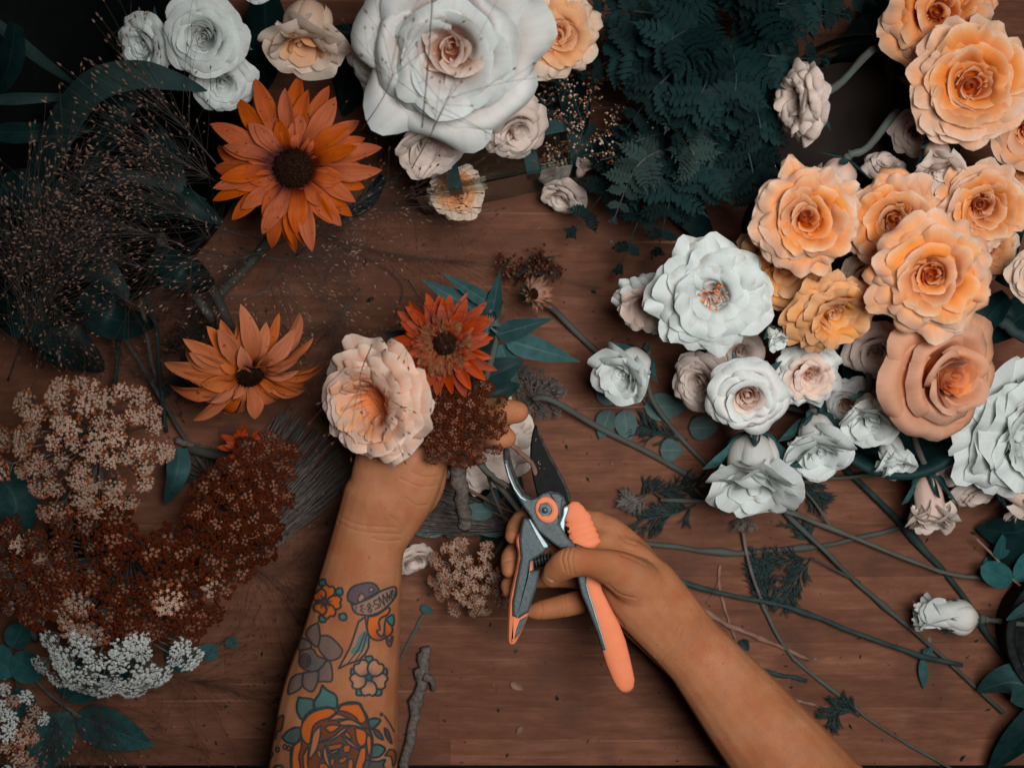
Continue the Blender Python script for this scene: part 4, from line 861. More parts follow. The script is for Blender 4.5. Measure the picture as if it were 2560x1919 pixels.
# ------------------------------------------------------------------ dark foliage in and round the tub
bl = thing('strap_leaf', W(70, 560, .06), 'broad grey green strap leaf arching out of the black tub', 'leaf')
def ribbon(root, P, wpx, mat, name='blade', twist=.2, n=26, tap=2.2):
    C = [Vector(c) for c in crom([W(*p) for p in P], n)]; v, uv, f = [], [], []
    for i, c in enumerate(C):
        d = (C[min(i+1, n)]-C[max(i-1, 0)]).normalized(); sd = d.cross(Vector((0, 0, 1))).normalized(); t = i/n
        w = wpx/S(c.z)*.5*min(1, .55+t*1.5)*(1-t**tap)**.8
        for u in (-1, -.5, 0, .5, 1): v.append(c+sd*u*w+Vector((0, 0, -abs(u)*w*.25+u*w*twist))-root.location); uv.append((.5+.5*u, t))
    for i in range(n):
        for k in range(4): a = i*5+k; f.append((a, a+1, a+6, a+5))
    return part(name, v, f, MATS[mat], root, True, uv)
ribbon(bl, [(70, 560, .06), (110, 400, .13), (210, 230, .19), (330, 185, .20), (430, 200, .19), (520, 228, .17)], 108, 'leaf_blade')
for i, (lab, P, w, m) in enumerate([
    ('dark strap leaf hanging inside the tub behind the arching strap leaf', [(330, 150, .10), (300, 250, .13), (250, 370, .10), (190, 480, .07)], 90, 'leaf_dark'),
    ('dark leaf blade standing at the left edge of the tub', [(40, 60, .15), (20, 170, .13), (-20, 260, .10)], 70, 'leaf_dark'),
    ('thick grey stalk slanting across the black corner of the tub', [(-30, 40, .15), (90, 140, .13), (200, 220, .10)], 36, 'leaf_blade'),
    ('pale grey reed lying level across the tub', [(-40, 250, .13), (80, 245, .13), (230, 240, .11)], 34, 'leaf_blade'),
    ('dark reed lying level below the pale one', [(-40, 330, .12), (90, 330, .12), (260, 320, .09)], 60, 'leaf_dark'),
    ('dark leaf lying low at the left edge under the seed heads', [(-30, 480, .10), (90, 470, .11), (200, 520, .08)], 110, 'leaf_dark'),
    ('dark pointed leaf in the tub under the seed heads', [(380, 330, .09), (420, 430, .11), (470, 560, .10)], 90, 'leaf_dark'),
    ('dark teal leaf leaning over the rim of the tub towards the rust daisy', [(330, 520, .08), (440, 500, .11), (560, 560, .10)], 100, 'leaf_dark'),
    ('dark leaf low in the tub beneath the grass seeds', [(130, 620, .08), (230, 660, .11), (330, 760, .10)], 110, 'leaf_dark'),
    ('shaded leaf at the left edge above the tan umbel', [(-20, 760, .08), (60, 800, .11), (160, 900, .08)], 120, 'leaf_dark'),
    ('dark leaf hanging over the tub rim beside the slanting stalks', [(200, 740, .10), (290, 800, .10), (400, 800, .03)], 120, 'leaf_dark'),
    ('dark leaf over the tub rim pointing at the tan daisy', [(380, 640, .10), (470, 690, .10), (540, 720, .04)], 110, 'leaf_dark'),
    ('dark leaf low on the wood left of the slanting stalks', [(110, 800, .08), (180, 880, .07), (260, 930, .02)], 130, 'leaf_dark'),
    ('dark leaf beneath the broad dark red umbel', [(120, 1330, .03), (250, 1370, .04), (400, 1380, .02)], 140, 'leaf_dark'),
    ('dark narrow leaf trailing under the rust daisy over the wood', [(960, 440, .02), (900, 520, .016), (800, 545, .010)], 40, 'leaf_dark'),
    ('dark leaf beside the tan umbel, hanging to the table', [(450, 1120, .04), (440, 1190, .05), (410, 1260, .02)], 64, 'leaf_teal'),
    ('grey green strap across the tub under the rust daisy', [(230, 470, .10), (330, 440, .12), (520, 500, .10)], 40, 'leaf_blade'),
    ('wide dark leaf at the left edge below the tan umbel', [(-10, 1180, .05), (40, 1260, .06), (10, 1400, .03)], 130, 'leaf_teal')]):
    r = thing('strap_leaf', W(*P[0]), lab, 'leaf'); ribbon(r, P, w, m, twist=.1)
# round stalks slanting out of the tub over the wood
for i, (lab, P, rp, m) in enumerate([
    ('thick green stalk running from the tub to the tilted tan daisy', [(395, 590, .10), (450, 680, .07), (530, 800, .05)], 15, 'stem_green'),
    ('grey green stalk slanting down from the tub, leftmost of three', [(270, 790, .07), (340, 890, .04), (400, 990, .02), (470, 1110, .008), (560, 1240, .006)], 8, 'stem_green'),
    ('grey green stalk slanting down from the tub, middle of three', [(345, 700, .07), (365, 830, .05), (395, 980, .014)], 7, 'stem_green'),
    ('grey green stalk slanting down from the tub, rightmost of three', [(360, 720, .08), (390, 820, .05), (400, 940, .03), (415, 1080, .010)], 8, 'stem_dark'),
    ('short dark stalk hanging from the tub onto the wood', [(290, 800, .06), (295, 900, .03), (275, 1010, .010)], 9, 'stem_dark'),
    ('dead grey stalk under the tan umbel', [(160, 1230, .05), (155, 1340, .03), (160, 1400, .010)], 9, 'stem_green'),
    ('ribbed grey stalk running left from the small dark rust flower', [(440, 1100, .010), (500, 1120, .014), (570, 1135, .02)], 10, 'bark')]):
    twig('flower_stalk', lab, P, rp, m)
# oval and eucalyptus leaves at the lower left
def sprig(label, stem, rp, leaves, mat, z=.006, name='leaf_sprig', cat='leaves', smat='stem_green'):
    r = thing(name, W(*stem[0]), label, cat); C = crom([W(*p) for p in stem], 14); v, f = tube([Vector(c)-r.location for c in C], rp/3000, 6); part('stem', v, f, MATS[smat], r)
    for l in leaves:
        x0, y0, x1, y1, w = l[:5]; sh = l[5] if len(l) > 5 else 'ovate'; za = l[6] if len(l) > 6 else z; zb = l[7] if len(l) > 7 else z
        pleaf('leaf', r, x0, y0, x1, y1, w, mat, za, zb, shape=sh, arch=.15, fold=.10, wave=.02)
    return r
sprig('branch of large dark oval leaves at the lower left of the table', [(80, 1690, .010), (130, 1740, .010), (200, 1790, .010), (180, 1782, .009)], 4, [(190, 1785, 385, 1862, 104), (172, 1778, 70, 1960, 104, 'ovate', .008, .012), (140, 1725, 345, 1655, 110, 'ovate', .014, .02)], 'leaf_euca_teal')
sprig('stem of round blue green leaves under the white umbel', [(20, 1600, .020), (40, 1700, .016), (60, 1800, .010)], 3, [(30, 1640, 105, 1690, 84, 'round', .03, .03), (30, 1690, -20, 1620, 80, 'round', .03, .02), (40, 1720, 80, 1810, 80, 'round', .02, .02), (30, 1620, 60, 1560, 70, 'round', .03, .03)], 'leaf_euca_teal')
sprig('two round blue green leaves peeping out from under the white umbel', [(380, 1630, .012), (480, 1618, .008), (560, 1606, .006), (596, 1603, .006)], 2.5, [(420, 1612, 485, 1668, 78, 'round'), (500, 1615, 545, 1640, 46, 'round'), (560, 1606, 597, 1604, 30, 'round')], 'leaf_euca_teal')
sprig('spray of oval grey green leaves lying below the round white rose', [(1440, 1022, .004), (1560, 1018, .004), (1700, 1014, .004)], 1.8, [(1530, 1012, 1497, 940, 54), (1580, 1012, 1555, 950, 50), (1525, 1024, 1500, 1098, 52), (1560, 1024, 1570, 1108, 56), (1610, 1016, 1718, 1018, 70), (1722, 1070, 1797, 1068, 60), (1650, 1125, 1710, 1125, 58)], 'leaf_euca', smat='stem_brown')
sprig('eucalyptus tip with round blue green leaves and a bud at the right edge', [(2440, 1345, .020), (2490, 1395, .020), (2540, 1455, .020), (2600, 1490, .018)], 3, [(2530, 1455, 2452, 1415, 66, 'round', .02, .03), (2500, 1398, 2506, 1335, 40, 'ovate', .02, .03), (2545, 1455, 2572, 1380, 52, 'round', .02, .03), (2485, 1392, 2455, 1408, 18)], 'leaf_euca_teal', smat='stem_brown')
sprig('grey green leaves of a stem between the two hands', [(1290, 1310, .03), (1200, 1270, .03), (1120, 1300, .02)], 3, [(1235, 1280, 1140, 1275, 44, 'ovate', .035, .03), (1225, 1275, 1240, 1220, 42, 'ovate', .035, .05), (1120, 1300, 1040, 1335, 56, 'ovate', .015, .012), (1110, 1305, 1130, 1345, 30, 'ovate', .015, .012), (1280, 1320, 1180, 1325, 40, 'ovate', .02, .015)], 'leaf_euca', smat='stem_brown')
sprig('dark leaves low in the shade between the two hands', [(1330, 1330, .02), (1250, 1250, .016), (1180, 1190, .012)], 3, [(1250, 1250, 1180, 1240, 50), (1280, 1290, 1300, 1180, 44), (1240, 1250, 1260, 1180, 40), (1230, 1240, 1170, 1300, 44), (1290, 1320, 1200, 1350, 46)], 'leaf_dark')
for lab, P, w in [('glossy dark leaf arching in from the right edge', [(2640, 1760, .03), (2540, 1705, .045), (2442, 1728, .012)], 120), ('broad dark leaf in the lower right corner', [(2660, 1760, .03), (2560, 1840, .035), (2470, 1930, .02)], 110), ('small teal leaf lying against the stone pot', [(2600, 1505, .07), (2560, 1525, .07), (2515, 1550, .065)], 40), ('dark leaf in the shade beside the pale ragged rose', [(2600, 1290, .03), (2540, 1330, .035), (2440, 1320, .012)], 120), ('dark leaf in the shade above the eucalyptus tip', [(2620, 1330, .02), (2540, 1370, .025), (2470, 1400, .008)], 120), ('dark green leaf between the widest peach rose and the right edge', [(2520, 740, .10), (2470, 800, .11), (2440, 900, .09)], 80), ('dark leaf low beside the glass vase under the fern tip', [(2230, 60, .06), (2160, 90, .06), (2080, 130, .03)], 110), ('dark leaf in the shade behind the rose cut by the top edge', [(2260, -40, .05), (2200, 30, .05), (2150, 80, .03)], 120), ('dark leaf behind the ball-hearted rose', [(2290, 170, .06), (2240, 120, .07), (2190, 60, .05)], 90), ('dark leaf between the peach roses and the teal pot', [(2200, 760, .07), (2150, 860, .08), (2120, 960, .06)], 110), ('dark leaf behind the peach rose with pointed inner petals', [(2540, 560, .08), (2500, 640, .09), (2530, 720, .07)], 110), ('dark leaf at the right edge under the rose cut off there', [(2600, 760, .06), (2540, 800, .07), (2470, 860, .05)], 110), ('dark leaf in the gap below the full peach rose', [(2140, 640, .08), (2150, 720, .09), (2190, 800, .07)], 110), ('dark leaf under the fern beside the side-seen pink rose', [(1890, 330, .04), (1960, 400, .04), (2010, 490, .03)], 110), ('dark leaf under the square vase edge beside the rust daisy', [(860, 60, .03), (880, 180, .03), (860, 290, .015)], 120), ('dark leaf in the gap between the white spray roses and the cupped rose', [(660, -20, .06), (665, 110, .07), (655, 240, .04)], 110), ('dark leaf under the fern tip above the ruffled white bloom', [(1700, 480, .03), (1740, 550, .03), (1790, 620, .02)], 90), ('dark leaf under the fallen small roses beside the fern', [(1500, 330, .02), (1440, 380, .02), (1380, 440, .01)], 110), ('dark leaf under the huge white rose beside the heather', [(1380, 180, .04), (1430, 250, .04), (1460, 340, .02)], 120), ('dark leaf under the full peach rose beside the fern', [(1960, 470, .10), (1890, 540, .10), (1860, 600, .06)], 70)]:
    r = thing('pointed_leaf', W(*P[0]), lab, 'leaf'); ribbon(r, P, w, 'leaf_teal' if 'glossy' in lab or 'small' in lab else 'leaf_dark', twist=.2)  # some dark leaves are added among the roses to blacken the shaded gaps
# ------------------------------------------------------------------ stems lying on the wood
twig('cut_stem', 'thick pale green stem with joints, end showing beside the pruning hand', [(1560, 1352), (1625, 1358), (1815, 1381), (1935, 1376), (2060, 1363), (2255, 1318)], 10, 'stem_green', nodes_=(.05, .38, .72))
twig('cut_stem', 'long green stem passing under the upside down bud', [(1650, 1250, .010), (1900, 1262, .010), (2080, 1322, .011), (2330, 1420, .013), (2470, 1449, .013)], 7, 'stem_green', nodes_=(.52,), forks=[[(2080, 1322, .011), (1990, 1280, .010), (1930, 1250, .012)], [(2080, 1322, .011), (2040, 1260, .012), (2010, 1225, .016)]])
twig('cut_stem', 'long green stem ending in a cut tip near the dark leaf', [(1960, 1280, .006), (2060, 1375, .012), (2150, 1462, .006), (2300, 1592, .006), (2510, 1780, .006)], 8, 'stem_green', nodes_=(.6,), forks=[[(2150, 1455, .006), (2090, 1425, .008), (2035, 1395, .012)]])
twig('cut_stem', 'dark thick stem running under the lisianthus bud', [(2060, 1110, .010), (2140, 1195, .008), (2290, 1350, .0045), (2400, 1480, .0045), (2480, 1600, .0045), (2580, 1725, .0045)], 11, 'stem_dark', nodes_=(.4, .7))
twig('cut_stem', 'dark green stem with one hanging leaf, leaving the bare wrist', [(1660, 1436, .009), (1780, 1478, .009), (1980, 1520, .009), (2120, 1575, .009), (2280, 1632, .010), (2405, 1662, .011)], 8, 'stem_dark', nodes_=(.42, .82), leaves=[(2305, 1645, 2310, 1722, 24, 'leaf_teal', dict(z0=.008, z1=.004)), (2310, 1640, 2330, 1618, 26, 'leaf_teal', dict(z0=.008, z1=.008))])
twig('twig', 'knobbly brown twig slanting away from the bare wrist', [(1708, 1478), (1790, 1545), (1880, 1585), (2025, 1648)], 8, 'stem_brown', nodes_=(.3, .5, .7))
twig('cut_stem', 'thin green stem curving past the feathery leaves to the table edge', [(1902, 1500, .004), (1930, 1560, .004), (1990, 1650, .003), (2110, 1745, .003), (2200, 1815, .003), (2385, 1925, .004)], 6, 'stem_green', nodes_=(.55,))
twig('twig', 'forked brown twig beside the bare forearm', [(1800, 1412), (1797, 1455), (1812, 1520), (1838, 1596)], 5, 'stem_brown', forks=[[(1798, 1450), (1785, 1480), (1765, 1510)]], leaves=[(1850, 1600, 1872, 1625, 30, 'leaf_dark')])
twig('cut_stem', 'short cut green stem end beside the bare forearm', [(1890, 1672), (1950, 1686), (2016, 1700)], 8, 'stem_dark')
twig('twig', 'short brown twig end beside the feathery tuft', [(1960, 1742), (2020, 1758), (2090, 1773)], 7, 'stem_brown')
twig('cut_stem', 'green stem under the small white roses joining the teal pot', [(1780, 1235, .016), (2040, 1200, .018), (2200, 1185, .022), (2310, 1165, .03)], 6, 'stem_green')
twig('cut_stem', 'short pale stem with feathery leaf below the broad white rose', [(1595, 1282), (1680, 1262), (1790, 1245)], 6, 'stem_green')
twig('cut_stem', 'long bare stem from the dried pinkish daisy under the white roses', [(1530, 915, .004), (1600, 990, .0035), (1700, 1100, .0035)], 4, 'stem_brown')
twig('dry_stick', 'thick grey barked stick lying right of the tattooed forearm', [(1062, 1618), (1055, 1690), (1035, 1790), (1008, 1930)], 19, 'bark', 'stick', nodes_=(.3, .55), forks=[[(1060, 1690, .012), (1080, 1700, .012), (1084, 1725, .008)]])
twig('twig', 'thin teal twig with a small oval leaf right of the tattooed forearm', [(1058, 1535), (1030, 1590), (985, 1680)], 5, 'stem_green', forks=[[(1030, 1585), (1010, 1620), (992, 1610)]], leaves=[(1052, 1515, 1085, 1530, 22, 'leaf_teal')])
twig('bark_stem', 'thick ribbed bark stem running out of the tattooed fist', [(1150, 1120, .125), (1148, 1200, .115), (1155, 1270, .095), (1160, 1310, .080)], 24, 'bark')
twig('green_stem', 'smooth green stem slanting from the tattooed fist to the pruner hook', [(1170, 1100, .130), (1200, 1160, .125), (1245, 1200, .118), (1300, 1228, .105)], 9, 'stem_green')
twig('brown_stem', 'brown woody stem caught between the pruner blades', [(1222, 1035, .140), (1260, 1090, .135), (1300, 1130, .130), (1330, 1160, .122), (1342, 1200, .116)], 8, 'stem_brown', nodes_=(.15,))
twig('thin_stem', 'thin grey stem hanging from the tattooed fist', [(1210, 1160, .12), (1240, 1250, .08), (1275, 1330, .03)], 5, 'stem_green')
twig('thin_stem', 'thin brown stem under the pruner hook', [(1150, 1210, .07), (1220, 1250, .05), (1300, 1290, .03)], 5, 'stem_brown')
twig('blush_rose_stem', 'thick dark branch at the right edge beside the widest peach rose', [(2460, 770, .08), (2520, 815, .085), (2600, 870, .09)], 20, 'stem_dark')
# feathery leaf tufts
def feather(label, stem, n, L, seed, mat='stem_dark', z=.004, rp=2.2):
    g = random.Random(seed); r = thing('feathery_leaf', W(stem[0][0], stem[0][1], z), label, 'leaves'); C = crom([W(x, y, z) for x, y in stem], 16); mb = MB()
    v, f = tube([Vector(c)-r.location for c in C], rp/3000, 5); mb.add(v, f)
    for i in range(n):
        k = g.randint(2, 16); c = Vector(C[k]); d = (Vector(C[k])-Vector(C[k-1])).normalized(); a = g.choice((-1, 1))*g.uniform(.3, 1.0)
        d = Vector((d.x*math.cos(a)-d.y*math.sin(a), d.x*math.sin(a)+d.y*math.cos(a), g.uniform(0, .25)))
        e = c+d*g.uniform(.5, 1)*L/3000; m_ = (c+e)*.5+Vector((g.uniform(-1, 1), g.uniform(-1, 1), .3))*L/3000*.08
        v, f = tube([c-r.location, m_-r.location, e-r.location], [.0004, .0009, .0002], 4, flat=.4); mb.add(v, f)
        for q in range(2):
            e2 = m_+Vector((d.x+g.uniform(-.7, .7), d.y+g.uniform(-.7, .7), g.uniform(0, .2))).normalized()*L/3000*.4
            v, f = tube([m_-r.location, e2-r.location], [.0007, .0002], 4, flat=.4); mb.add(v, f)
    mb.build('fronds', MATS[mat], r); return r
feather('feathery dark leaf tuft left of the broad white rose', [(1585, 1240), (1660, 1225), (1740, 1215)], 40, 60, 71)
feather('feathery dark leaf tuft just below the broad white rose', [(1740, 1262), (1680, 1285), (1600, 1300)], 44, 70, 72)
feather('feathery leaf right of the broad white rose', [(1990, 1180), (2030, 1220), (2050, 1250)], 34, 60, 73)
feather('feathery leaf under the oval leaf spray', [(1720, 1100), (1660, 1090), (1600, 1065)], 34, 55, 74)
feather('feathery leaf on the crossing stems under the thick jointed stem', [(2030, 1360), (2010, 1330), (1990, 1310)], 24, 50, 75)
feather('lacy leaf beside the tiny dried umbel stem', [(1925, 1520), (1905, 1450), (1900, 1405)], 50, 60, 76)
feather('lacy leaf drooping from the crossing stems', [(2030, 1395), (1960, 1400), (1905, 1420)], 44, 60, 77)
feather('lacy leaf hanging towards the dark green stem', [(2030, 1395), (1990, 1450), (1960, 1500)], 44, 60, 78)
feather('feathery tuft on the thin green stem near the table edge', [(2150, 1790), (2110, 1770), (2080, 1790)], 40, 60, 79)
feather('dark feathery stems under the tan daisy', [(560, 760), (470, 860), (440, 960)], 44, 80, 80)
feather('feathery grey leaf below the small dark rust flower', [(560, 1240), (520, 1200), (500, 1160)], 34, 80, 81, mat='grass_stem')
feather('bristly grey seed tuft left of the feathery leaves', [(1620, 1240), (1590, 1255), (1575, 1250)], 46, 44, 82, mat='fl_grey', z=.008)
# ------------------------------------------------------------------ grasses
GD = 'dense seed heads in the tub'
GL_ = ['reaching under the large rust daisy', 'brushing the left petals of the large rust daisy', 'spread over the middle of the tub', 'over the tub rim above the grey green stalks', 'standing between the tub and the tan umbel', 'over the left rim of the tub', 'below the arching strap leaf', 'hanging just above the tan umbel', 'fanning up towards the white spray roses', 'over the thick stalk above the tan daisy']
k = 0
for (P, n, sp, Lr) in [([(690, 610, .06), (520, 560, .10), (420, 500, .14)], 59, .55, (160, 380)), ([(640, 520, .08), (500, 430, .13), (400, 380, .16)], 52, .5, (160, 360)), ([(560, 640, .06), (420, 600, .10), (300, 560, .15)], 59, .6, (160, 360)),
                 ([(480, 720, .06), (330, 660, .11), (200, 620, .15)], 59, .6, (160, 340)), ([(100, 900, .06), (80, 760, .12), (120, 640, .16)], 66, .7, (150, 330)), ([(-40, 800, .08), (40, 700, .14), (140, 620, .17)], 66, .7, (150, 330)),
                 ([(-60, 560, .10), (60, 520, .15), (160, 480, .17)], 52, .6, (150, 330)), ([(20, 950, .06), (60, 850, .11), (120, 760, .14)], 59, .7, (150, 300)), ([(600, 480, .10), (480, 340, .16), (420, 280, .18)], 30, .4, (160, 360)), ([(720, 600, .04), (620, 640, .08), (540, 660, .10)], 39, .7, (120, 260))]:
    panicle('airy brown grass seed head '+GL_[k], P, n, sp, 500+k, Lr, group=GD, droop=.4); k += 1
for (lab, P, n, sp, Lr, dark, zm) in [
    ('dark wiry seed head lying over the huge white rose', [(1030, 420, .20), (1080, 330, .265), (1120, 240, .28)], 10, .9, (140, 330), True, .30),
    ('dark wiry seed head crossing the left petals of the huge white rose', [(900, 330, .20), (960, 240, .26), (990, 160, .28)], 7, .7, (120, 260), True, .30),
    ('thin grass head spread on the wood below the small pale peach rose', [(820, 590, .02), (1000, 640, .03), (1180, 655, .02)], 40, .9, (140, 330), True, .10),
    ('thin grass head tangled over the small pale peach rose', [(860, 520, .08), (1000, 500, .13), (1130, 480, .14)], 34, .9, (120, 280), True, .16),
    ('fine grass head over the wood right of the rust daisy', [(740, 640, .03), (830, 560, .06), (930, 480, .08)], 44, .9, (140, 330), False, .14),
    ('fine pale grass head hanging above the tan daisy', [(600, 620, .06), (700, 650, .08), (800, 640, .06)], 60, 1.0, (120, 300), False, .12),
    ('dark wiry grass head resting on the held peach rose', [(930, 860, .215), (900, 950, .235), (940, 1010, .235)], 9, 1.0, (100, 220), True, .25),
    ('wiry grass head falling across the double ember daisy', [(1020, 700, .20), (1060, 760, .23), (1090, 800, .235)], 12, 1.2, (100, 230), True, .25),
    ('fine grass head scattered on the wood left of the held rose', [(900, 720, .03), (860, 780, .04), (820, 840, .03)], 50, 1.2, (100, 260), False, .08),
    ('dark grass head spread over the lower left leaves', [(250, 1560, .03), (240, 1720, .04), (260, 1850, .03)], 60, .9, (140, 330), True, .08),
    ('fine grass head in the lower left corner', [(180, 1640, .03), (150, 1780, .04), (130, 1880, .03)], 50, .8, (120, 300), False, .08),
    ('dark grass head fanning over the wood left of the tattooed forearm', [(330, 1650, .02), (430, 1690, .02), (520, 1710, .02)], 34, .8, (140, 330), True, .05),
    ('dark tangled grass head over the tub rim above the slanting stalks', [(250, 700, .10), (330, 760, .11), (420, 790, .09)], 60, 1.3, (120, 320), True, .16),
    ('dark tangled grass head between the tub and the tilted tan daisy', [(480, 640, .10), (470, 740, .10), (440, 830, .06)], 60, 1.3, (120, 300), True, .14),
    ('dark tangled grass head between the slanting stalks and the tan umbel', [(300, 860, .05), (340, 930, .05), (420, 960, .03)], 50, 1.4, (110, 280), True, .10),
    ('dark grass head on the left rim over the low dark leaves', [(60, 640, .12), (130, 760, .13), (180, 860, .10)], 70, 1.3, (120, 320), True, .17),
    ('fine dark grass head below the grey grass bundle', [(560, 1380, .01), (640, 1420, .02), (700, 1450, .02)], 40, 1.1, (100, 260), True, .05)]:
    panicle(lab, P, n, sp, 520+k, Lr, dark=dark, zmax=zm, droop=.25, group=None, seeds=4 if not dark else 3); k += 1
for lab, P in [('long bare grass stalk lying across the wood to the double ember daisy', [(770, 575, .012), (980, 635, .012), (1250, 665, .012), (1500, 720, .012)]), ('bare grass stalk from the rust daisy to the small rose', [(840, 570, .03), (1000, 520, .05), (1240, 520, .08)]), ('bare bent grass stalk on the wood beside the double daisy', [(820, 600, .008), (930, 650, .008), (1005, 710, .008), (990, 790, .008)]), ('pale bent grass stalk over the tub rim above the tan daisy', [(560, 745, .09), (650, 735, .08), (690, 690, .07), (712, 640, .06)]), ('bare grass stalk reaching up over the huge white rose', [(1055, 320, .28), (1070, 160, .285), (1082, -20, .285)])]:
    twig('grass_stalk', lab, P, 1.7, 'grass_stem', 'grass')
# bundle of fine grey grass stalks under the tattooed wrist
def bundle(label, A, B, wa, wb, n, seed, z):
    g = random.Random(seed); r = thing('grass_bundle', W(*A, z), label, 'grass'); a, b = W(*A, z), W(*B, z); d = (b-a).normalized(); sd = Vector((-d.y, d.x, 0)); mb, sdm = MB(), MB()
    for i in range(n):
        u = g.uniform(-1, 1); p0 = a+sd*u*wa/3200+d*g.uniform(-.03, .03); p1 = b+sd*(u*.8+g.uniform(-.25, .25))*wb/3200
        p0.z = g.uniform(.004, z*1.6); p1.z = g.uniform(.004, z*1.8); m_ = (p0+p1)/2+Vector((0, 0, .004))+sd*g.uniform(-.004, .004)
        v, f = tube([q-r.location for q in crom([p0, m_, p1], 6)], g.uniform(.0003, .0007), 3, cap=False); mb.add(v, f)
        if g.random() < .5:
            v, f = seed_geo(p0-r.location+d*g.uniform(0, .06), d+sd*g.uniform(-.4, .4), .0035, .0006); sdm.add(v, f)
    mb.build('stalks', MATS['fl_grey'], r)['kind'] = 'stuff'; sdm.build('seeds', MATS['seed_tan'], r, False)['kind'] = 'stuff'; return r
bundle('sheaf of fine grey grass stalks fanning out left of the tattooed wrist', (760, 1150), (520, 1440), 130, 50, 420, 91, .014)
bundle('sheaf of fine grey grass stalks emerging between the hands', (1000, 1260), (1300, 1310), 70, 16, 260, 92, .014)
# crumbs of leaf and bark on the wood
g = random.Random(33)
CR = [('small dark leaf scrap beside the bare grass stalk', 935, 745, 22, 'leaf_dark'), ('tiny teal leaf scrap on the wood left of the pruner handle', 1070, 1480, 14, 'leaf_teal'), ('teal leaf scrap under the handle tip', 1294, 1622, 14, 'leaf_teal'), ('brown bark chip on the wood below the pruners', 1277, 1704, 38, 'stem_brown'), ('curled rust scrap near the lower table edge', 1305, 1815, 26, 'stem_brown'), ('brown leaf scrap beside the thick jointed stem', 2135, 1290, 16, 'brown_curl'), ('pale wood chip near the tattooed forearm', 440, 1815, 12, 'fl_grey'), ('dark scrap right of the dried pinkish daisy', 1478, 727, 16, 'leaf_dark'), ('dark splinter on the wood below the bare hand', 1395, 1750, 14, 'leaf_dark'), ('small teal scrap near the stick', 1160, 1905, 10, 'leaf_teal')]
for lab, x, y, s, m in CR:
    r = thing('scrap', W(x, y, .002), lab, 'scrap'); a = g.uniform(0, 6.28); leaf_at('flake', r, (0, 0, 0), (math.cos(a), math.sin(a), .15), (0, 0, 1), s/3000, s/3000*.5, m, arch=.5, fold=.5, g=g, wave=.1)

g = random.Random(77); mb = MB()
for i in range(150):
    x, y = g.uniform(450, 2500), g.uniform(560, 1900); L = g.uniform(3, 11)/3000; a = g.uniform(0, 6.28); p = W(x, y, .0012); w = L*g.uniform(.2, .5)
    d = Vector((math.cos(a), math.sin(a), 0)); e = Vector((-d.y, d.x, 0)); mb.add([p-d*L, p+e*w+Vector((0, 0, .0008)), p+d*L, p-e*w], [(0, 3, 1), (3, 2, 1)], g.choice((0, 0, 1, 2)))
lt = mb.build('leaf_litter', [MATS['leaf_dark'], MATS['brown_curl'], MATS['fl_grey']], None, False); props(lt, 'fine crumbs of leaf and bark strewn over the wood', 'litter', None, 'stuff')
# ------------------------------------------------------------------ pruners
simple('rubber_orange', (0.62, 0.175, 0.080), (0.66, 0.20, 0.095), scale=120, rough=0.6, bump=.15, bscale=900, spec=.15)
simple('grey_metal', (0.048, 0.062, 0.066), (0.078, 0.095, 0.099), scale=500, rough=0.45, metal=.35, bump=.25, bscale=1500)
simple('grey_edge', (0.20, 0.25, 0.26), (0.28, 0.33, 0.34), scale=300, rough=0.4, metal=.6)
simple('blade_black', (0.002, 0.0023, 0.0026), (0.005, 0.0055, 0.0055), scale=200, rough=0.55, bump=.1, spec=.06)
simple('hook_dark', (0.016, 0.015, 0.015), (0.05, 0.042, 0.038), scale=300, rough=0.6, metal=.3, bump=.6)
simple('nut_metal', (0.030, 0.042, 0.045), (0.070, 0.090, 0.094), scale=300, rough=0.4, metal=.5)
simple('print_grey', (0.085, 0.075, 0.070), (0.095, 0.085, 0.08), rough=0.7)
pr = thing('pruners', W(1368, 1274, .105), 'open bypass pruners with coral rubber grips and a black blade', 'pruners')
def pp(name, pts, z0, z1, b, mat, parent=None, sm=None, smooth=True):
    P = smooth_poly(pts, sm) if sm else pts
    v, f = slab(P, z0, z1, b)
    o = pr.location; mt = M_of(pr).inverted()
    ob = part(name, [mt @ Vector(p) for p in v], f, MATS[mat], pr if parent is None else parent, False)
    return ob
blade = [(1337, 1061), (1330, 1085), (1326, 1112), (1325, 1140), (1328, 1172), (1334, 1205), (1342, 1238), (1352, 1262), (1380, 1275), (1412, 1268), (1427, 1258), (1425, 1232), (1412, 1201), (1394, 1169), (1378, 1140), (1364, 1112), (1350, 1082), (1342, 1064)]
bo = pp('blade', blade, .1165, .1195, .0012, 'blade_black')
bev = [(1342, 1064), (1350, 1082), (1364, 1112), (1378, 1140), (1394, 1169), (1412, 1201), (1425, 1232), (1427, 1258), (1420, 1250), (1414, 1226), (1402, 1200), (1384, 1166), (1368, 1138), (1354, 1108), (1344, 1082)]
pp('cutting_bevel', bev, .1193, .1201, .0004, 'hook_dark', bo)
g = random.Random(3); mb = MB()
for x, y, s in [(1340, 1097, 4), (1339, 1101, 3), (1346, 1157, 4), (1350, 1160, 4), (1349, 1170, 4), (1360, 1171, 3), (1347, 1153, 3)]:
    q = W(x, y, .1196)-pr.location; vv, ff = octa(q, s/3300*.45); mb.add([(p[0], p[1], q.z+(p[2]-q.z)*.3) for p in vv], ff)
mb.build('sap_spots', MATS['fl_tan'], bo)
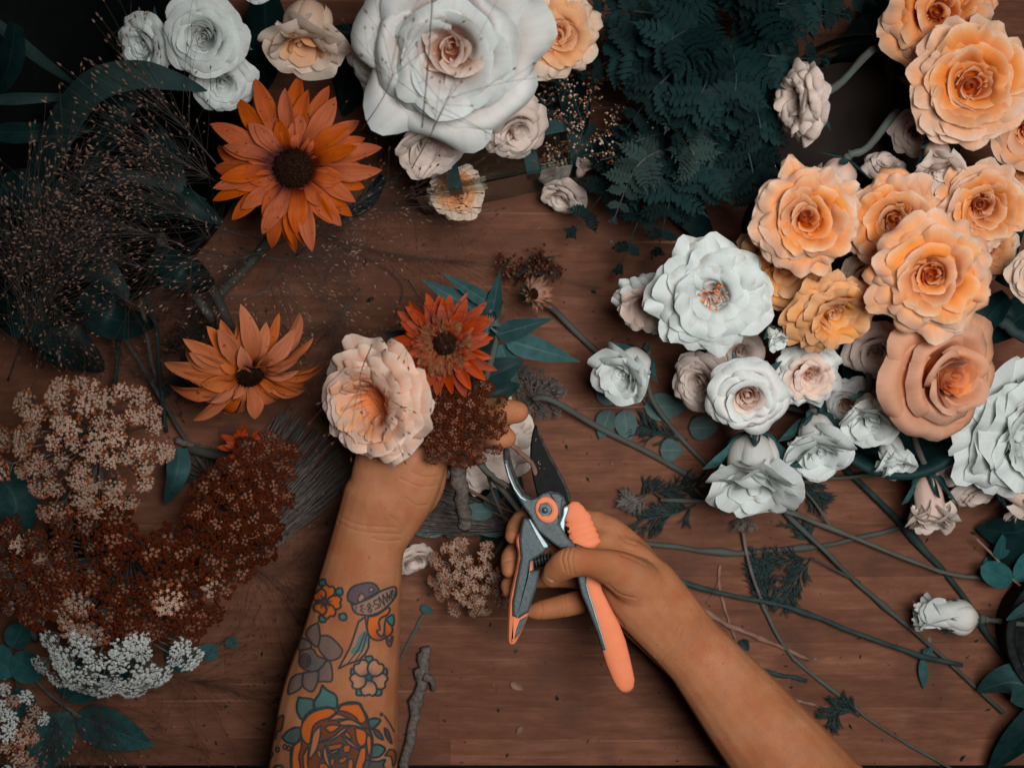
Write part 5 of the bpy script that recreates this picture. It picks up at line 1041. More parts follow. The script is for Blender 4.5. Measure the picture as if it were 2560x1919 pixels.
hook = [(1263, 1111), (1257, 1127), (1258, 1150), (1264, 1176), (1273, 1202), (1287, 1231), (1302, 1257), (1316, 1277), (1326, 1292), (1333, 1307), (1342, 1324), (1357, 1338), (1372, 1350), (1400, 1371), (1432, 1372), (1445, 1366), (1420, 1345), (1407, 1322), (1398, 1309), (1404, 1292), (1407, 1270), (1416, 1258), (1410, 1242), (1396, 1230), (1374, 1227), (1355, 1233), (1344, 1242), (1329, 1245), (1312, 1234), (1295, 1206), (1284, 1176), (1276, 1146), (1272, 1122), (1268, 1112)]
pp('hook_body', hook, .1130, .1260, .0016, 'grey_metal')
pp('hook_lip', [(1264, 1112), (1268, 1112), (1273, 1124), (1278, 1148), (1286, 1176), (1297, 1206), (1313, 1233), (1329, 1243), (1344, 1241), (1340, 1247), (1326, 1250), (1307, 1239), (1290, 1212), (1278, 1180), (1270, 1150), (1262, 1150), (1259, 1130)], .1255, .1270, .0006, 'hook_dark')
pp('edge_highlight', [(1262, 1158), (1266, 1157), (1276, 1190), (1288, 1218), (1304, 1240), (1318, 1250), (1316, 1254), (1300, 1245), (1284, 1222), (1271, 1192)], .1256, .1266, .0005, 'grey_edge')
pp('boss', [(1372, 1232), (1396, 1232), (1408, 1244), (1404, 1270), (1402, 1290), (1396, 1300), (1392, 1270), (1384, 1250)], .1255, .1280, .0012, 'grey_metal')
pp('neck_plate', [(1398, 1308), (1406, 1288), (1408, 1268), (1418, 1262), (1424, 1270), (1414, 1300), (1412, 1330), (1428, 1366), (1416, 1362), (1404, 1330)], .1150, .1245, .0010, 'grey_edge')
# pivot
def ring_part(name, x, y, r0, r1, ax, rot, z0, z1, mat, n=36, par=None):
    v, f = [], []; c = W(x, y, z1)-pr.location; zz = [(r1, z0), (r1, z1-.0008), (r1*.95, z1), (r0*1.05, z1), (r0, z1-.0008), (r0, z0)]
    for (r, z) in zz:
        for k in range(n):
            t = 6.2832*k/n; a, b = r*math.cos(t)*ax, r*math.sin(t); a, b = a*math.cos(rot)-b*math.sin(rot), a*math.sin(rot)+b*math.cos(rot)
            v.append((c.x+a/3350, c.y+b/3350, z-pr.location.z))
    for j in range(len(zz)-1):
        for k in range(n): f.append((j*n+k, j*n+(k+1) % n, (j+1)*n+(k+1) % n, (j+1)*n+k))
    if r0 < .5: f.append(tuple((len(zz)-1)*n+k for k in range(n)))
    return part(name, v, f, MATS[mat], pr if par is None else par, False if n < 10 else True)
ring_part('pivot_ring', 1367, 1274, 14, 33, .85, R_(20), .1250, .1285, 'rubber_orange')
nut = ring_part('nut', 1363, 1273, 6, 18, .92, R_(10), .1250, .1310, 'nut_metal', 6)
v, f = dome(.0028, .0016, 5, 14, 0); c = W(1362, 1275, .1302)-pr.location; part('bolt', [(p[0]+c.x, p[1]+c.y, p[2]+c.z) for p in v], f, MATS['nut_metal'], nut)
v, f = tube([W(1363, 1273, .1120)-pr.location, W(1363, 1273, .1300)-pr.location], .0024, 12); part('pivot_pin', v, f, MATS['nut_metal'], pr)
# ribbed thumb rest
def loft(name, secs, mat, parent=None, ns=16, flat=1.0):
    P = [W(s[0], s[1], s[2])-pr.location for s in secs]; v, f = tube(P, [s[3]/3350 for s in secs], ns, flat); return part(name, v, f, MATS[mat], pr if parent is None else parent)
secs = [(1429, 1254, .119, 4), (1432, 1260, .119, 16), (1436, 1272, .119, 24), (1440, 1288, .119, 29)]
for k in range(5):
    x, y = 1444+k*5.2, 1293+k*15.5; r = 31+1.0*k
    secs += [(x, y, .119, r), (x+1.5, y+5, .119, r+3.2), (x+3, y+10, .119, r+4.0), (x+4.6, y+14, .119, r+1.0)]
secs += [(1472, 1374, .119, 30), (1476, 1380, .119, 14)]
loft('ribbed_grip', secs, 'rubber_orange', flat=.36)
v, f = dome(.0014, .0006, 4, 10, 0); c = W(1419, 1321, .1290)-pr.location; part('rivet', [(p[0]+c.x, p[1]+c.y, p[2]+c.z) for p in v], f, MATS['blade_black'], pr)
# right handle
pp('handle_core', [(1440, 1360), (1470, 1372), (1466, 1458), (1477, 1495), (1489, 1532), (1507, 1591), (1516, 1623), (1507, 1627), (1493, 1582), (1466, 1513), (1454, 1486), (1446, 1452), (1436, 1400)], .1120, .1290, .0014, 'grey_metal')
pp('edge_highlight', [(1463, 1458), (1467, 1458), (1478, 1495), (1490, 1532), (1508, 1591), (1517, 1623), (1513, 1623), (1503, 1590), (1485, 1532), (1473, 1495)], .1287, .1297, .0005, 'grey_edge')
loft('rubber_handle', [(1472, 1380, .118, 16), (1476, 1430, .118, 20), (1486, 1480, .118, 20), (1503, 1530, .118, 27), (1520, 1570, .118, 31), (1534, 1610, .118, 32), (1545, 1650, .118, 31), (1556, 1685, .118, 28), (1563, 1705, .118, 25), (1568, 1720, .118, 18), (1571, 1728, .118, 8)], 'rubber_orange', flat=.42)
# left handle
pp('rubber_handle', [(1300, 1330), (1291, 1345), (1290, 1360), (1295, 1392), (1284, 1449), (1274, 1495), (1270, 1550), (1269, 1600), (1272, 1611), (1279, 1614), (1289, 1610), (1301, 1587), (1312, 1562), (1321, 1538), (1330, 1500), (1335, 1450), (1330, 1390), (1318, 1340)], .1080, .1270, .0040, 'rubber_orange', sm=60)
pp('handle_core', [(1308, 1296), (1320, 1296), (1345, 1330), (1371, 1367), (1360, 1382), (1326, 1404), (1322, 1428), (1350, 1424), (1344, 1463), (1333, 1495), (1322, 1530), (1297, 1546), (1281, 1540), (1281, 1504), (1293, 1440), (1302, 1394), (1298, 1350), (1302, 1318)], .1100, .1295, .0018, 'grey_metal')
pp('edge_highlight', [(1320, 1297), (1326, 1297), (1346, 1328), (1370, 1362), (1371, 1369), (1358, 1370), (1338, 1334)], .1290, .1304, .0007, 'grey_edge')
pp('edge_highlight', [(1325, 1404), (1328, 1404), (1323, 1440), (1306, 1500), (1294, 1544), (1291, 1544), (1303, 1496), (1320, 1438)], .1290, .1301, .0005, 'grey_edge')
pp('hollow_tip', [(1300, 1548), (1318, 1540), (1310, 1562), (1294, 1590), (1286, 1598), (1290, 1575)], .1266, .1276, .0004, 'grey_metal')
pp('handle_bridge', [(1330, 1300), (1345, 1324), (1372, 1350), (1384, 1362), (1368, 1368), (1340, 1330), (1322, 1302)], .1060, .1128, .0010, 'hook_dark')
# spring and catch
C = []
for k in range(60):
    t = k/59; c = W(1330+52*t, 1405-14*t, .118); C.append(c+Vector((0, .0035*math.cos(k*.72), .0035*math.sin(k*.72)))-pr.location)
v, f = tube(C, .0007, 6); part('spring', v, f, MATS['nut_metal'], pr)
# faint stamped lettering on the grey body
cu = bpy.data.curves.new('lettering', 'FONT'); cu.body = 'SERDIS'; cu.size = .0062; cu.extrude = .00008; cu.align_x = 'CENTER'; cu.align_y = 'CENTER'
to = bpy.data.objects.new('lettering', cu); COL.objects.link(to); bpy.context.view_layer.update()
tm = bpy.data.meshes.new_from_object(to); bpy.data.objects.remove(to); tm.materials.append(MATS['print_grey'])
o = obj('lettering', tm, pr, Matrix.Translation(W(1384, 1335, .12602)-pr.location) @ Matrix.Rotation(R_(-44), 4, 'Z'))
# ------------------------------------------------------------------ arms and hands
def skin_mat(name, tattoo):
    m, nt, b = nodes(name)
    tc = N(nt, 'ShaderNodeTexCoord')
    def nz(sc_, det=5, st=None):
        n = N(nt, 'ShaderNodeTexNoise'); n.inputs['Scale'].default_value = sc_; n.inputs['Detail'].default_value = det; nt.links.new(tc.outputs['Object'], n.inputs['Vector']); return n.outputs[0]
    r = ramp(nt, [(0.32, (0.275, 0.098, 0.040)), (0.5, (0.330, 0.130, 0.058)), (0.7, (0.375, 0.160, 0.080))]); nt.links.new(nz(26, 6), r.inputs[0])
    c = mixc(nt, math_(nt, 'MULTIPLY', math_(nt, 'SUBTRACT', nz(240, 2), 0.66, True), 5.0, True), r.outputs[0], (0.22, 0.075, 0.03))
    rd = mixc(nt, math_(nt, 'MULTIPLY', math_(nt, 'SUBTRACT', nz(55, 3), 0.48, True), 2.4, True), c, (0.31, 0.085, 0.038)); c = rd
    wv = N(nt, 'ShaderNodeTexNoise'); wv.inputs['Scale'].default_value = 9; wv.inputs['Detail'].default_value = 1; nt.links.new(tc.outputs['Object'], wv.inputs['Vector'])
    vn = math_(nt, 'SUBTRACT', 1.0, math_(nt, 'MULTIPLY', math_(nt, 'ABSOLUTE', math_(nt, 'SUBTRACT', wv.outputs[0], 0.5)), 34.0), True)
    c = mixc(nt, math_(nt, 'MULTIPLY', vn, .16), c, (0.20, 0.12, 0.085))
    if tattoo:
        at = N(nt, 'ShaderNodeAttribute'); at.attribute_name = 'ink'
        n3 = nz(500, 2)
        al = math_(nt, 'MULTIPLY', at.outputs['Alpha'], math_(nt, 'ADD', math_(nt, 'MULTIPLY', n3, .2), .86), True)
        c = mixc(nt, al, c, at.outputs['Color'])
    nt.links.new(c, b.inputs['Base Color']); b.inputs['Roughness'].default_value = 0.5; b.inputs['Specular IOR Level'].default_value = 0.1
    b.inputs['Subsurface Weight'].default_value = 0.12; b.inputs['Subsurface Radius'].default_value = (1.0, .35, .18); b.inputs['Subsurface Scale'].default_value = .004
    vo = N(nt, 'ShaderNodeTexVoronoi'); vo.feature = 'DISTANCE_TO_EDGE'; vo.inputs['Scale'].default_value = 620; nt.links.new(tc.outputs['Object'], vo.inputs['Vector'])
    hgt = math_(nt, 'ADD', math_(nt, 'MULTIPLY', math_(nt, 'MINIMUM', vo.outputs['Distance'], .12), 3.0), math_(nt, 'MULTIPLY', nz(150, 4), .9))
    bp = N(nt, 'ShaderNodeBump'); bp.inputs['Strength'].default_value = 0.55; bp.inputs['Distance'].default_value = 0.0007
    nt.links.new(hgt, bp.inputs['Height']); nt.links.new(bp.outputs[0], b.inputs['Normal'])
    return m
def flesh(chains, voxel, smooth, sub=0):
    mb = MB()
    for ch in chains:
        fl = ch[0]; pts = ch[1:]
        C = crom([(p[0], p[1], p[2], p[3]) for p in pts], 8*(len(pts)-1))
        P, Rr = [], []
        first, last = C[0], C[-1]
        P3 = [W(c[0], c[1], c[2]) for c in C]; rr = [c[3]/3300 for c in C]
        d0 = (P3[0]-P3[1]).normalized(); d1 = (P3[-1]-P3[-2]).normalized()
        for a in (88, 65, 45, 22): P.append(P3[0]+d0*rr[0]*math.sin(R_(a))); Rr.append(rr[0]*math.cos(R_(a)))
        P += P3; Rr += rr
        for a in (22, 45, 65, 88): P.append(P3[-1]+d1*rr[-1]*math.sin(R_(a))); Rr.append(rr[-1]*math.cos(R_(a)))
        v, f = tube(P, Rr, 20, fl); mb.add(v, f)
    me = mkmesh('flesh', mb.v, mb.f, [], True); o = bpy.data.objects.new('flesh', me); COL.objects.link(o)
    m1 = o.modifiers.new('r', 'REMESH'); m1.mode = 'VOXEL'; m1.voxel_size = voxel; m1.use_smooth_shade = True
    m2 = o.modifiers.new('s', 'SMOOTH'); m2.factor = .5; m2.iterations = smooth
    if sub: m3 = o.modifiers.new('d', 'SUBSURF'); m3.levels = sub; m3.render_levels = sub
    dg = bpy.context.evaluated_depsgraph_get(); dg.update()
    out = bpy.data.meshes.new_from_object(o.evaluated_get(dg)); bpy.data.objects.remove(o)
    out.polygons.foreach_set('use_smooth', [True]*len(out.polygons))
    return out
# the right hand closes on the pruners
RH = [
 (.82, (2330, 2330, .060, 165), (2150, 2120, .075, 150), (1985, 1925, .090, 132), (1880, 1800, .098, 116), (1790, 1690, .100, 98), (1715, 1600, .100, 84), (1660, 1545, .098, 82)),
 (.68, (1800, 1700, .102, 90), (1720, 1610, .104, 88), (1650, 1530, .105, 94), (1595, 1470, .104, 96), (1560, 1430, .104, 76)),
 (.62, (1720, 1640, .094, 70), (1650, 1580, .088, 66), (1600, 1545, .086, 58)),
 (.75, (1660, 1530, .098, 70), (1590, 1420, .098, 64), (1530, 1345, .096, 50), (1490, 1312, .092, 38)),
 (.6, (1640, 1490, .104, 74), (1570, 1410, .106, 64), (1515, 1370, .104, 44)),
 (.70, (1680, 1570, .088, 62), (1600, 1480, .080, 66), (1510, 1390, .078, 48)),
 (.70, (1670, 1590, .080, 52), (1600, 1540, .074, 60), (1540, 1470, .072, 44)),
 (.80, (1690, 1600, .078, 48), (1622, 1580, .074, 46), (1580, 1540, .074, 44)),
 (.8, (1690, 1575, .100, 66), (1615, 1480, .110, 66), (1550, 1428, .128, 52), (1480, 1406, .142, 37), (1428, 1405, .144, 40), (1396, 1424, .138, 35), (1379, 1444, .132, 27)),
 (1, (1490, 1312, .090, 36), (1400, 1290, .084, 32), (1325, 1288, .088, 28), (1292, 1315, .100, 25), (1281, 1340, .110, 20)),
 (1, (1510, 1390, .078, 36), (1400, 1370, .078, 32), (1312, 1370, .086, 29), (1278, 1392, .100, 26), (1272, 1425, .109, 20)),
 (1, (1530, 1450, .074, 36), (1420, 1440, .074, 30), (1320, 1445, .082, 27), (1276, 1460, .098, 24), (1272, 1478, .105, 18)),
 (1, (1570, 1510, .076, 38), (1480, 1500, .086, 32), (1400, 1516, .090, 29), (1345, 1526, .092, 24), (1328, 1528, .092, 18)),
]
rm = flesh(RH, .0013, 14, 1)
def groove(me, lines, depth, w):
    n = len(me.vertices); co = np.empty(n*3, np.float32); me.vertices.foreach_get('co', co); co = co.reshape(-1, 3)
    nn = np.empty(n*3, np.float32); me.vertex_normals.foreach_get('vector', nn); nn = nn.reshape(-1, 3)
    k = FPX/(CAMH-co[:, 2]); X_, Y_ = 1280+co[:, 0]*k, 959.5-co[:, 1]*k; out = co.copy()
    for ln in lines:
        q = crom([(a, b, 0) for a, b in ln], 8); xs, ys = [p[0] for p in q], [p[1] for p in q]
        I = np.nonzero((X_ > min(xs)-12) & (X_ < max(xs)+12) & (Y_ > min(ys)-12) & (Y_ < max(ys)+12) & (nn[:, 2] > .05))[0]
        d = np.full(len(I), 1e9); xi, yi = X_[I], Y_[I]
        for a, b in zip(q[:-1], q[1:]):
            dx, dy = b[0]-a[0], b[1]-a[1]; t = np.clip(((xi-a[0])*dx+(yi-a[1])*dy)/(dx*dx+dy*dy+1e-9), 0, 1); d = np.minimum(d, np.hypot(xi-a[0]-t*dx, yi-a[1]-t*dy))
        out[I] -= nn[I]*(depth*np.exp(-(d/w)**2))[:, None]
    me.vertices.foreach_set('co', out.ravel()); me.update()
groove(rm, [[(1412, 1372), (1404, 1395), (1412, 1425)], [(1424, 1370), (1417, 1395), (1424, 1432)], [(1434, 1372), (1430, 1400), (1436, 1436)], [(1400, 1488), (1404, 1514), (1400, 1542)], [(1408, 1488), (1413, 1514), (1408, 1542)], [(1352, 1504), (1356, 1526), (1352, 1546)], [(1553, 1386), (1585, 1398), (1612, 1412)], [(1500, 1520), (1530, 1530), (1560, 1566)], [(1640, 1640), (1672, 1612), (1700, 1560)], [(1650, 1655), (1684, 1625), (1712, 1575)], [(1545, 1330), (1560, 1350), (1590, 1360)], [(1535, 1345), (1555, 1366), (1585, 1376)], [(1520, 1460), (1550, 1485), (1590, 1495)], [(1278, 1318), (1292, 1328)], [(1262, 1402), (1288, 1398)]], .0006, 2.6)
rm.materials.append(skin_mat('skin_right', False))
rp_ = thing('person', (0, 0, 0), 'bare right hand and forearm closing around the coral handled pruners', 'person')
rp_.location = W(1985, 1925, .09)
o = obj('arm', rm, rp_); o.location = -rp_.location
v, f = dome(.0062, .0020, 6, 20, 0)
nm = Matrix.Translation(W(1373, 1440, .1395)-rp_.location) @ Matrix.Rotation(R_(-62), 4, 'Z') @ Matrix.Rotation(R_(38), 4, 'X') @ Matrix.Diagonal((.85, .62, .7, 1))
part('thumb_nail', [nm @ Vector(p) for p in v], f, simple('nail', (0.42, 0.19, 0.10), (0.46, 0.22, 0.12), rough=.35), rp_)
# the tattooed left arm holds the bunch
LH = [
 (.78, (800, 2300, .070, 190), (815, 2100, .080, 178), (833, 1919, .090, 163), (850, 1750, .098, 148), (878, 1600, .104, 124), (902, 1450, .108, 103), (922, 1350, .110, 93), (960, 1250, .114, 104)),
 (.62, (935, 1330, .112, 90), (980, 1230, .116, 106), (1010, 1140, .120, 108), (1035, 1060, .120, 94)),
 (.70, (960, 1290, .110, 70), (1040, 1230, .108, 62), (1075, 1160, .106, 50)),
 (.85, (945, 1290, .112, 74), (940, 1180, .122, 60), (960, 1080, .134, 44), (1010, 1010, .136, 38), (1060, 985, .134, 30)),
 (.9, (1040, 1040, .116, 52), (1130, 1020, .112, 40), (1200, 1024, .120, 34), (1262, 1028, .136, 32), (1294, 1030, .138, 28)),
 (.9, (1040, 1100, .114, 52), (1120, 1085, .108, 40), (1180, 1086, .114, 33), (1238, 1092, .134, 31), (1264, 1094, .136, 27)),
 (.9, (1050, 1150, .108, 48), (1110, 1140, .100, 36), (1150, 1140, .100, 30), (1180, 1140, .104, 26)),
]
lm = flesh(LH, .0013, 18, 1)
groove(lm, [[(850, 1290), (900, 1312), (990, 1318)], [(845, 1306), (900, 1328), (1000, 1335)], [(930, 1345), (960, 1352), (1000, 1350)], [(1000, 1195), (1045, 1215), (1085, 1215)], [(1015, 1245), (1040, 1262), (1068, 1262)], [(1030, 1180), (1060, 1192), (1095, 1190)], [(975, 1290), (1000, 1310), (1020, 1340)]], .0005, 3.0)
lm.materials.append(skin_mat('skin_left', True))
# ---- tattoo ink, laid down on the skin's own points
nv_ = len(lm.vertices); co = np.empty(nv_*3, np.float32); lm.vertices.foreach_get('co', co); co = co.reshape(-1, 3)
no = np.empty(nv_*3, np.float32); lm.vertex_normals.foreach_get('vector', no); no = no.reshape(-1, 3)
sz = FPX/(CAMH-co[:, 2]); TX = 1280+co[:, 0]*sz; TY = 959.5-co[:, 1]*sz
act = np.nonzero((no[:, 2] > .02) & (TY > 1420) & (TY < 2080))[0]
X, Y = TX[act], TY[act]; INK = np.zeros((len(act), 4), np.float32)
DK, TEAL, ORG, GREY, RED, PALE = (.012, .030, .036), (.008, .135, .140), (.48, .095, .008), (.105, .085, .082), (.27, .045, .006), (.30, .15, .09)
def z2(p): return [(740+a/6.14, 1430+b/6.14) for a, b in p]
def z3(p): return [(640+a/5.978, 1680+b/5.978) for a, b in p]
def over(mask, col, a):
    a = np.clip(a, 0, 1)[:, None] if hasattr(a, '__len__') else a
    INK[mask, :3] = INK[mask, :3]*(1-a)*(INK[mask, 3:4] > 0)+np.array(col, np.float32)*np.where(INK[mask, 3:4] > 0, a, 1.0)
    INK[mask, 3] = np.maximum(INK[mask, 3], (a[:, 0] if hasattr(a, '__len__') else a))
def near(P, m):
    xs, ys = [p[0] for p in P], [p[1] for p in P]; return np.nonzero((X > min(xs)-m) & (X < max(xs)+m) & (Y > min(ys)-m) & (Y < max(ys)+m))[0]
def pip(poly):
    I = near(poly, 1); xi, yi = X[I], Y[I]; ins = np.zeros(len(I), bool); n = len(poly)
    for i in range(n):
        x0, y0 = poly[i]; x1, y1 = poly[(i+1) % n]
        if y0 == y1: continue
        ins ^= ((y0 > yi) != (y1 > yi)) & (xi < (x1-x0)*(yi-y0)/(y1-y0)+x0)
    inside = np.zeros(len(X), bool); inside[I] = ins
    return inside
def sdist(line):
    out = np.full(len(X), 1e9); I = near(line, 9); xi, yi = X[I], Y[I]; d = np.full(len(I), 1e9)
    for (x0, y0), (x1, y1) in zip(line[:-1], line[1:]):
        dx, dy = x1-x0, y1-y0; L = dx*dx+dy*dy+1e-9; t = np.clip(((xi-x0)*dx+(yi-y0)*dy)/L, 0, 1); d = np.minimum(d, np.hypot(xi-x0-t*dx, yi-y0-t*dy))
    out[I] = d
    return out
def stroke(line, w, col=DK, a=.92):
    w *= 1.22; a = min(1.0, a*1.08); d = sdist(line); m = d < w*.5+1.2; over(m, col, a*np.clip((w*.5+1.2-d[m])/1.6, 0, 1))
def sm(p, closed=True):
    q = [tuple(c) for c in crom(list(p)+([p[0]] if closed else []), 4*len(p))]; return q[:-1] if closed else q
def shape(p, fill, w=4.2, a=.9, shade=None, smooth=True, edge=DK):
    q = sm(p) if smooth else list(p); m = pip(q)
    if fill is not None: over(m, fill, a)
    if shade is not None:
        (cx, cy, r, col) = shade; d = np.hypot(X-cx, Y-cy); over(m, col, .95*np.clip(1.25-d[m]/r, 0, 1))
    if w: stroke(q+[q[0]], w, edge)
def leaf5(cx, cy, ang, r, wd, fill, shade, w=4):
    P = []
    for t, s in ((0.1, 0), (.35, .8), (.75, 1.0), (1.0, .55), (.93, 0), (1.0, -.55), (.75, -1.0), (.35, -.8)):
        P.append((cx+r*t*math.cos(ang)-s*wd*math.sin(ang), cy+r*t*math.sin(ang)+s*wd*math.cos(ang)))
    shape(P, fill, w, shade=shade)
# orange blossom
for (x, y) in ((848, 1478), (857, 1541), (806, 1546), (806, 1456)): shape([(x-9, y-6), (x+4, y-9), (x+9, y), (x+6, y+8), (x-7, y+6)], TEAL, 4)
for an in (-72, 4, 68, 122, 232): leaf5(811, 1503, R_(an), 42 if an in (4, 68, -72) else 32, 17, ORG, (811, 1503, 18, RED))
m = np.hypot(X-811, Y-1503) < 12; over(m, (.05, .04, .04), .95)
for i in range(9): a = i*.7; stroke([(811+7*math.cos(a), 1503+7*math.sin(a)), (811+17*math.cos(a), 1503+17*math.sin(a))], 2.4)
# ribbon with the lettering
shape(z2([(800, 430), (790, 340), (860, 230), (1000, 175), (1150, 160), (1240, 210), (1270, 290), (1200, 330), (1080, 400), (980, 460), (920, 480), (860, 470)]), (.055, .050, .070), 4)
shape(z2([(945, 400), (1000, 320), (1060, 380), (1000, 450), (960, 450)]), PALE, 3); shape(z2([(1120, 250), (1160, 230), (1200, 270), (1130, 295)]), PALE, 2.5)
shape(z2([(850, 480), (900, 490), (1000, 450), (1150, 385), (1300, 290), (1400, 250), (1520, 225), (1540, 330), (1500, 410), (1420, 500), (1300, 600), (1150, 655), (1020, 650), (900, 610)]), (.20, .135, .11), 4, a=.75)
GL = {'S': [[(1, 0), (0, .1), (.1, .45), (.9, .55), (1, .9), (0, 1)]], 'N': [[(0, 1), (.1, 0), (.9, 1), (1, 0)]], 'A': [[(0, 0), (.5, 1), (1, 0)], [(.2, .4), (.8, .4)]], 'M': [[(0, 0), (.15, 1), (.5, .35), (.85, 1), (1, 0)]],
      '8': [[(.5, .48), (.05, .25), (.5, 0), (.95, .25), (.5, .48), (0, .78), (.5, 1), (1, .78), (.5, .48)]], '3': [[(1, 0), (.1, .15), (.7, .48), (0, .75), (1, 1)]], '1': [[(.5, 0), (.5, 1)]], 'O': [[(.5, 0), (0, .5), (.5, 1), (1, .5), (.5, 0)]], '.': [[(.45, .5), (.55, .5)]]}
for ch, x, y, r, h in (('1', 920, 565, 5, 95), ('3', 1010, 555, -4, 110), ('.', 1062, 560, 0, 100), ('8', 1128, 545, -8, 140), ('.', 1187, 515, 0, 100), ('S', 1235, 488, -10, 140), ('N', 1315, 440, -14, 150), ('A', 1385, 395, -18, 140), ('M', 1440, 360, -20, 130), ('O', 1496, 322, -22, 110)):
    for st in GL[ch]:
        q = []
        for a, b in st:
            dx, dy = (a-.5)*h*.46, (b-.5)*h; c_, s_ = math.cos(R_(r)), math.sin(R_(r)); q.append((x+dx*c_-dy*s_, y+dx*s_+dy*c_))
        stroke(z2(q), 2.6)
# swallow
shape(z2([(1060, 680), (960, 760), (900, 950), (830, 1150), (660, 1470), (800, 1400), (960, 1350), (1060, 1250), (1110, 1150), (1120, 1000), (1085, 850)]), PALE, 4, a=.5, smooth=False)
shape(z2([(1050, 900), (960, 980), (920, 1100), (840, 1200), (860, 1250), (960, 1230), (1060, 1150), (1110, 1000), (1080, 900)]), TEAL, 0)
for l in ([(1060, 920), (960, 1180), (800, 1390)], [(1085, 950), (1020, 1200), (900, 1370)]): stroke(z2(l), 2.4)
shape(z2([(1110, 680), (1250, 650), (1410, 540), (1440, 580), (1400, 650), (1300, 700), (1270, 780), (1290, 870), (1240, 900), (1290, 975), (1350, 950), (1365, 780), (1400, 700), (1480, 860), (1450, 950), (1370, 1000), (1280, 1040), (1180, 1020), (1110, 940), (1090, 820)]), ORG, 4, shade=(955, 1590, 30, RED))
shape(z2([(1380, 710), (1490, 650), (1500, 800), (1440, 800)]), TEAL, 3.5); shape(z2([(1370, 960), (1400, 1100), (1450, 1130), (1490, 1000), (1470, 980), (1440, 1060), (1410, 1020)]), (.07, .055, .06), 3)
# grey succulent
CEN = (763, 1650)
for P in ([(330, 770), (200, 850), (150, 950), (220, 1050), (310, 1140), (370, 1050), (355, 850)], [(370, 975), (500, 975), (640, 1090), (712, 1210), (640, 1320), (500, 1345), (400, 1250), (345, 1150)], [(460, 1350), (535, 1400), (555, 1650), (440, 1670), (330, 1660), (350, 1500)], [(60, 1200), (0, 1080), (60, 1000), (200, 1060), (230, 1150)], [(20, 1560), (-80, 1640), (-120, 1860), (40, 1800), (110, 1700), (90, 1560)], [(110, 1540), (330, 1520), (330, 1680), (240, 1830), (100, 1730)], [(60, 1200), (250, 1170), (330, 1280), (460, 1350), (330, 1500), (160, 1500), (50, 1400)]):
    shape(z2(P), GREY, 3.6, a=.85, shade=(CEN[0]+20, CEN[1]+10, 34, (.045, .075, .078)), edge=(.03, .030, .032))
for r in (17, 11, 5): stroke([(CEN[0]+r*math.cos(t*.52)*.8, CEN[1]+r*math.sin(t*.52)) for t in range(13)], 3, (.03, .03, .032))
# pale blossom
for an in (18, 90, 162, 234, 306): x, y = 922+38*math.cos(R_(an+36)), 1692+44*math.sin(R_(an+36)); shape([(x-8, y-8), (x+8, y-8), (x+8, y+8), (x-8, y+8)], TEAL, 4)
for an in (18, 90, 162, 234, 306): leaf5(922, 1692, R_(an), 46, 20, (.36, .17, .10), (922, 1692, 22, (.09, .075, .08)))
m = np.hypot(X-922, Y-1692) < 9; over(m, (.02, .07, .075), .95); stroke([(922+9*math.cos(t*.5), 1692+9*math.sin(t*.5)) for t in range(14)], 3)
# the big rose with its leaves
for P in ([(640, 370), (700, 380), (850, 410), (880, 560), (800, 620), (690, 700), (620, 600), (610, 480)], [(990, 190), (1060, 260), (1180, 330), (1215, 430), (1190, 530), (1050, 520), (880, 540), (870, 430), (950, 310)], [(390, 970), (480, 870), (600, 820), (670, 850), (650, 1000), (560, 1060), (460, 1040)], [(1660, 720), (1750, 685), (1860, 710), (1780, 810), (1680, 850)], [(1740, 1080), (1850, 1080), (1930, 1150), (1830, 1260), (1680, 1250)]):
    shape(z3(P), TEAL, 4.4, shade=(870 if P[0][0] > 1500 else 790, 1850, 95, (.02, .035, .04)))
for P in ([(1740, 830), (1840, 880), (1900, 1000), (1800, 950)], [(1920, 830), (1980, 880), (2030, 1060), (1940, 950)]): shape(z3(P), (.03, .045, .05), 3.5)
stroke(z3([(1920, 650), (2000, 760), (2060, 880)]), 3.2); m = np.hypot(X-(640+1877/5.978), Y-(1680+625/5.978)) < 5; over(m, DK, .95)
RC = (837, 1885)
shape(z3([(700, 700), (830, 570), (1080, 520), (1190, 590), (1220, 600), (1240, 500), (1380, 450), (1540, 460), (1600, 560), (1660, 660), (1700, 850), (1740, 1000), (1720, 1200), (1660, 1500), (1500, 1900), (1000, 2000), (600, 1800), (520, 1300), (560, 1080), (660, 1000)]), (.12, .026, .008), 5, shade=(RC[0], RC[1], 52, (.02, .026, .03)))
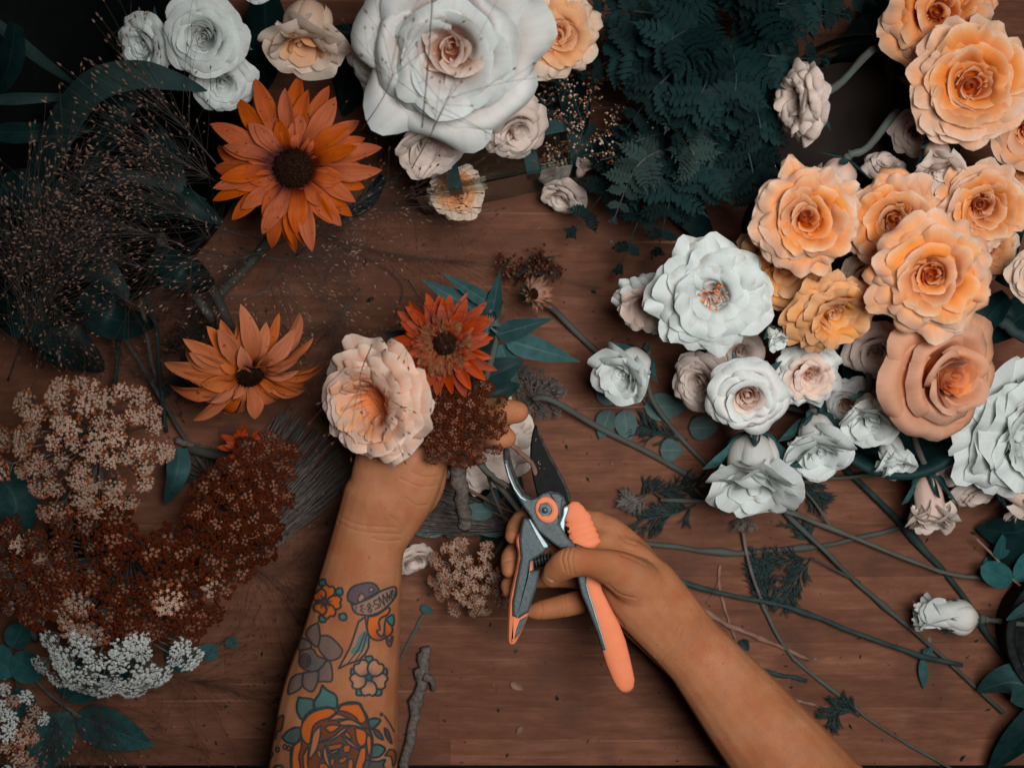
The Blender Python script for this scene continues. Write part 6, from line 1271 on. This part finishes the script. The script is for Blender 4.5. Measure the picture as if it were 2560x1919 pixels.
for P in ([(700, 740), (830, 600), (1080, 530), (1190, 590), (1080, 680), (960, 720), (850, 820), (800, 1060), (700, 1000), (670, 860)], [(1225, 570), (1290, 490), (1450, 470), (1540, 480), (1620, 620), (1640, 720), (1560, 760), (1480, 660), (1350, 590)], [(560, 1100), (660, 1020), (680, 1100), (640, 1260), (660, 1430), (560, 1600), (535, 1300)], [(1480, 820), (1640, 880), (1640, 1050), (1560, 1100), (1500, 1000)], [(1660, 920), (1720, 980), (1720, 1180), (1680, 1240), (1650, 1050)], [(1560, 1130), (1640, 1130), (1630, 1330), (1560, 1500), (1480, 1430)], [(1020, 820), (1120, 780), (1250, 800), (1160, 880), (1100, 890)], [(1320, 890), (1380, 900), (1430, 1000), (1340, 950)], [(700, 1250), (780, 1110), (770, 1350), (800, 1500), (720, 1450)], [(1070, 1090), (1280, 1060), (1260, 1130), (1100, 1160)], [(900, 1180), (960, 1160), (980, 1300), (920, 1240)], [(1300, 1090), (1400, 1080), (1400, 1180), (1310, 1190)], [(1110, 1270), (1180, 1300), (1150, 1400), (1110, 1360)], [(1240, 1290), (1360, 1250), (1330, 1340), (1230, 1350)], [(1380, 1300), (1450, 1300), (1440, 1500), (1370, 1450)], [(940, 1360), (1060, 1360), (1090, 1480), (960, 1500)]):
    shape(z3(P), ORG, 3.6, shade=(RC[0], RC[1], 60, RED))
for P in ([(970, 790), (960, 950), (900, 1160), (790, 1290), (820, 1080), (860, 900)], [(1080, 720), (1200, 620), (1310, 650), (1380, 680), (1230, 700)], [(1220, 740), (1400, 700), (1550, 770), (1650, 840), (1450, 790), (1290, 790)], [(950, 1040), (1150, 960), (1280, 850), (1400, 805), (1260, 930), (1120, 1010)], [(1270, 940), (1360, 990), (1490, 1090), (1550, 1160), (1400, 1080)], [(1040, 1080), (1060, 1200), (1110, 1420), (1030, 1330), (1000, 1180)], [(1090, 1200), (1180, 1160), (1260, 1150), (1160, 1210)]):
    shape(z3(P), (.36, .125, .045), 3.6)
# side motifs and the chain
shape(z3([(340, 670), (410, 640), (400, 760), (370, 860), (300, 880), (290, 780)]), (.20, .04, .008), 3.5); shape(z3([(270, 910), (310, 910), (290, 990), (260, 980)]), (.05, .05, .055), 3)
for x, y in ((150, 1340), (195, 1270), (230, 1220), (320, 1150), (430, 1110), (490, 1130), (140, 1420)): q = [(x+26*math.cos(t*.7), y+36*math.sin(t*.7)) for t in range(10)]; stroke(z3(q), 3.0)
stroke(z3([(240, 1460), (300, 1390), (380, 1390), (430, 1450)]), 4.5)
shape(z3([(1930, 1240), (2000, 1150), (2080, 1180), (2090, 1300), (2050, 1400), (2020, 1260)]), (.22, .045, .01), 3.5); shape(z3([(1640, 1300), (1800, 1330), (1930, 1300), (1900, 1400), (2000, 1500), (1700, 1500), (1600, 1420)]), (.03, .05, .055), 4)
inkv = np.zeros((nv_, 4), np.float32);  inkv[act] = INK
ca = lm.color_attributes.new('ink', 'FLOAT_COLOR', 'POINT'); ca.data.foreach_set('color', inkv.ravel())
lp_ = thing('person', W(833, 1919, .09), 'tattooed left forearm and fist holding the bunch of flowers', 'person')
o = obj('arm', lm, lp_); o.location = -lp_.location
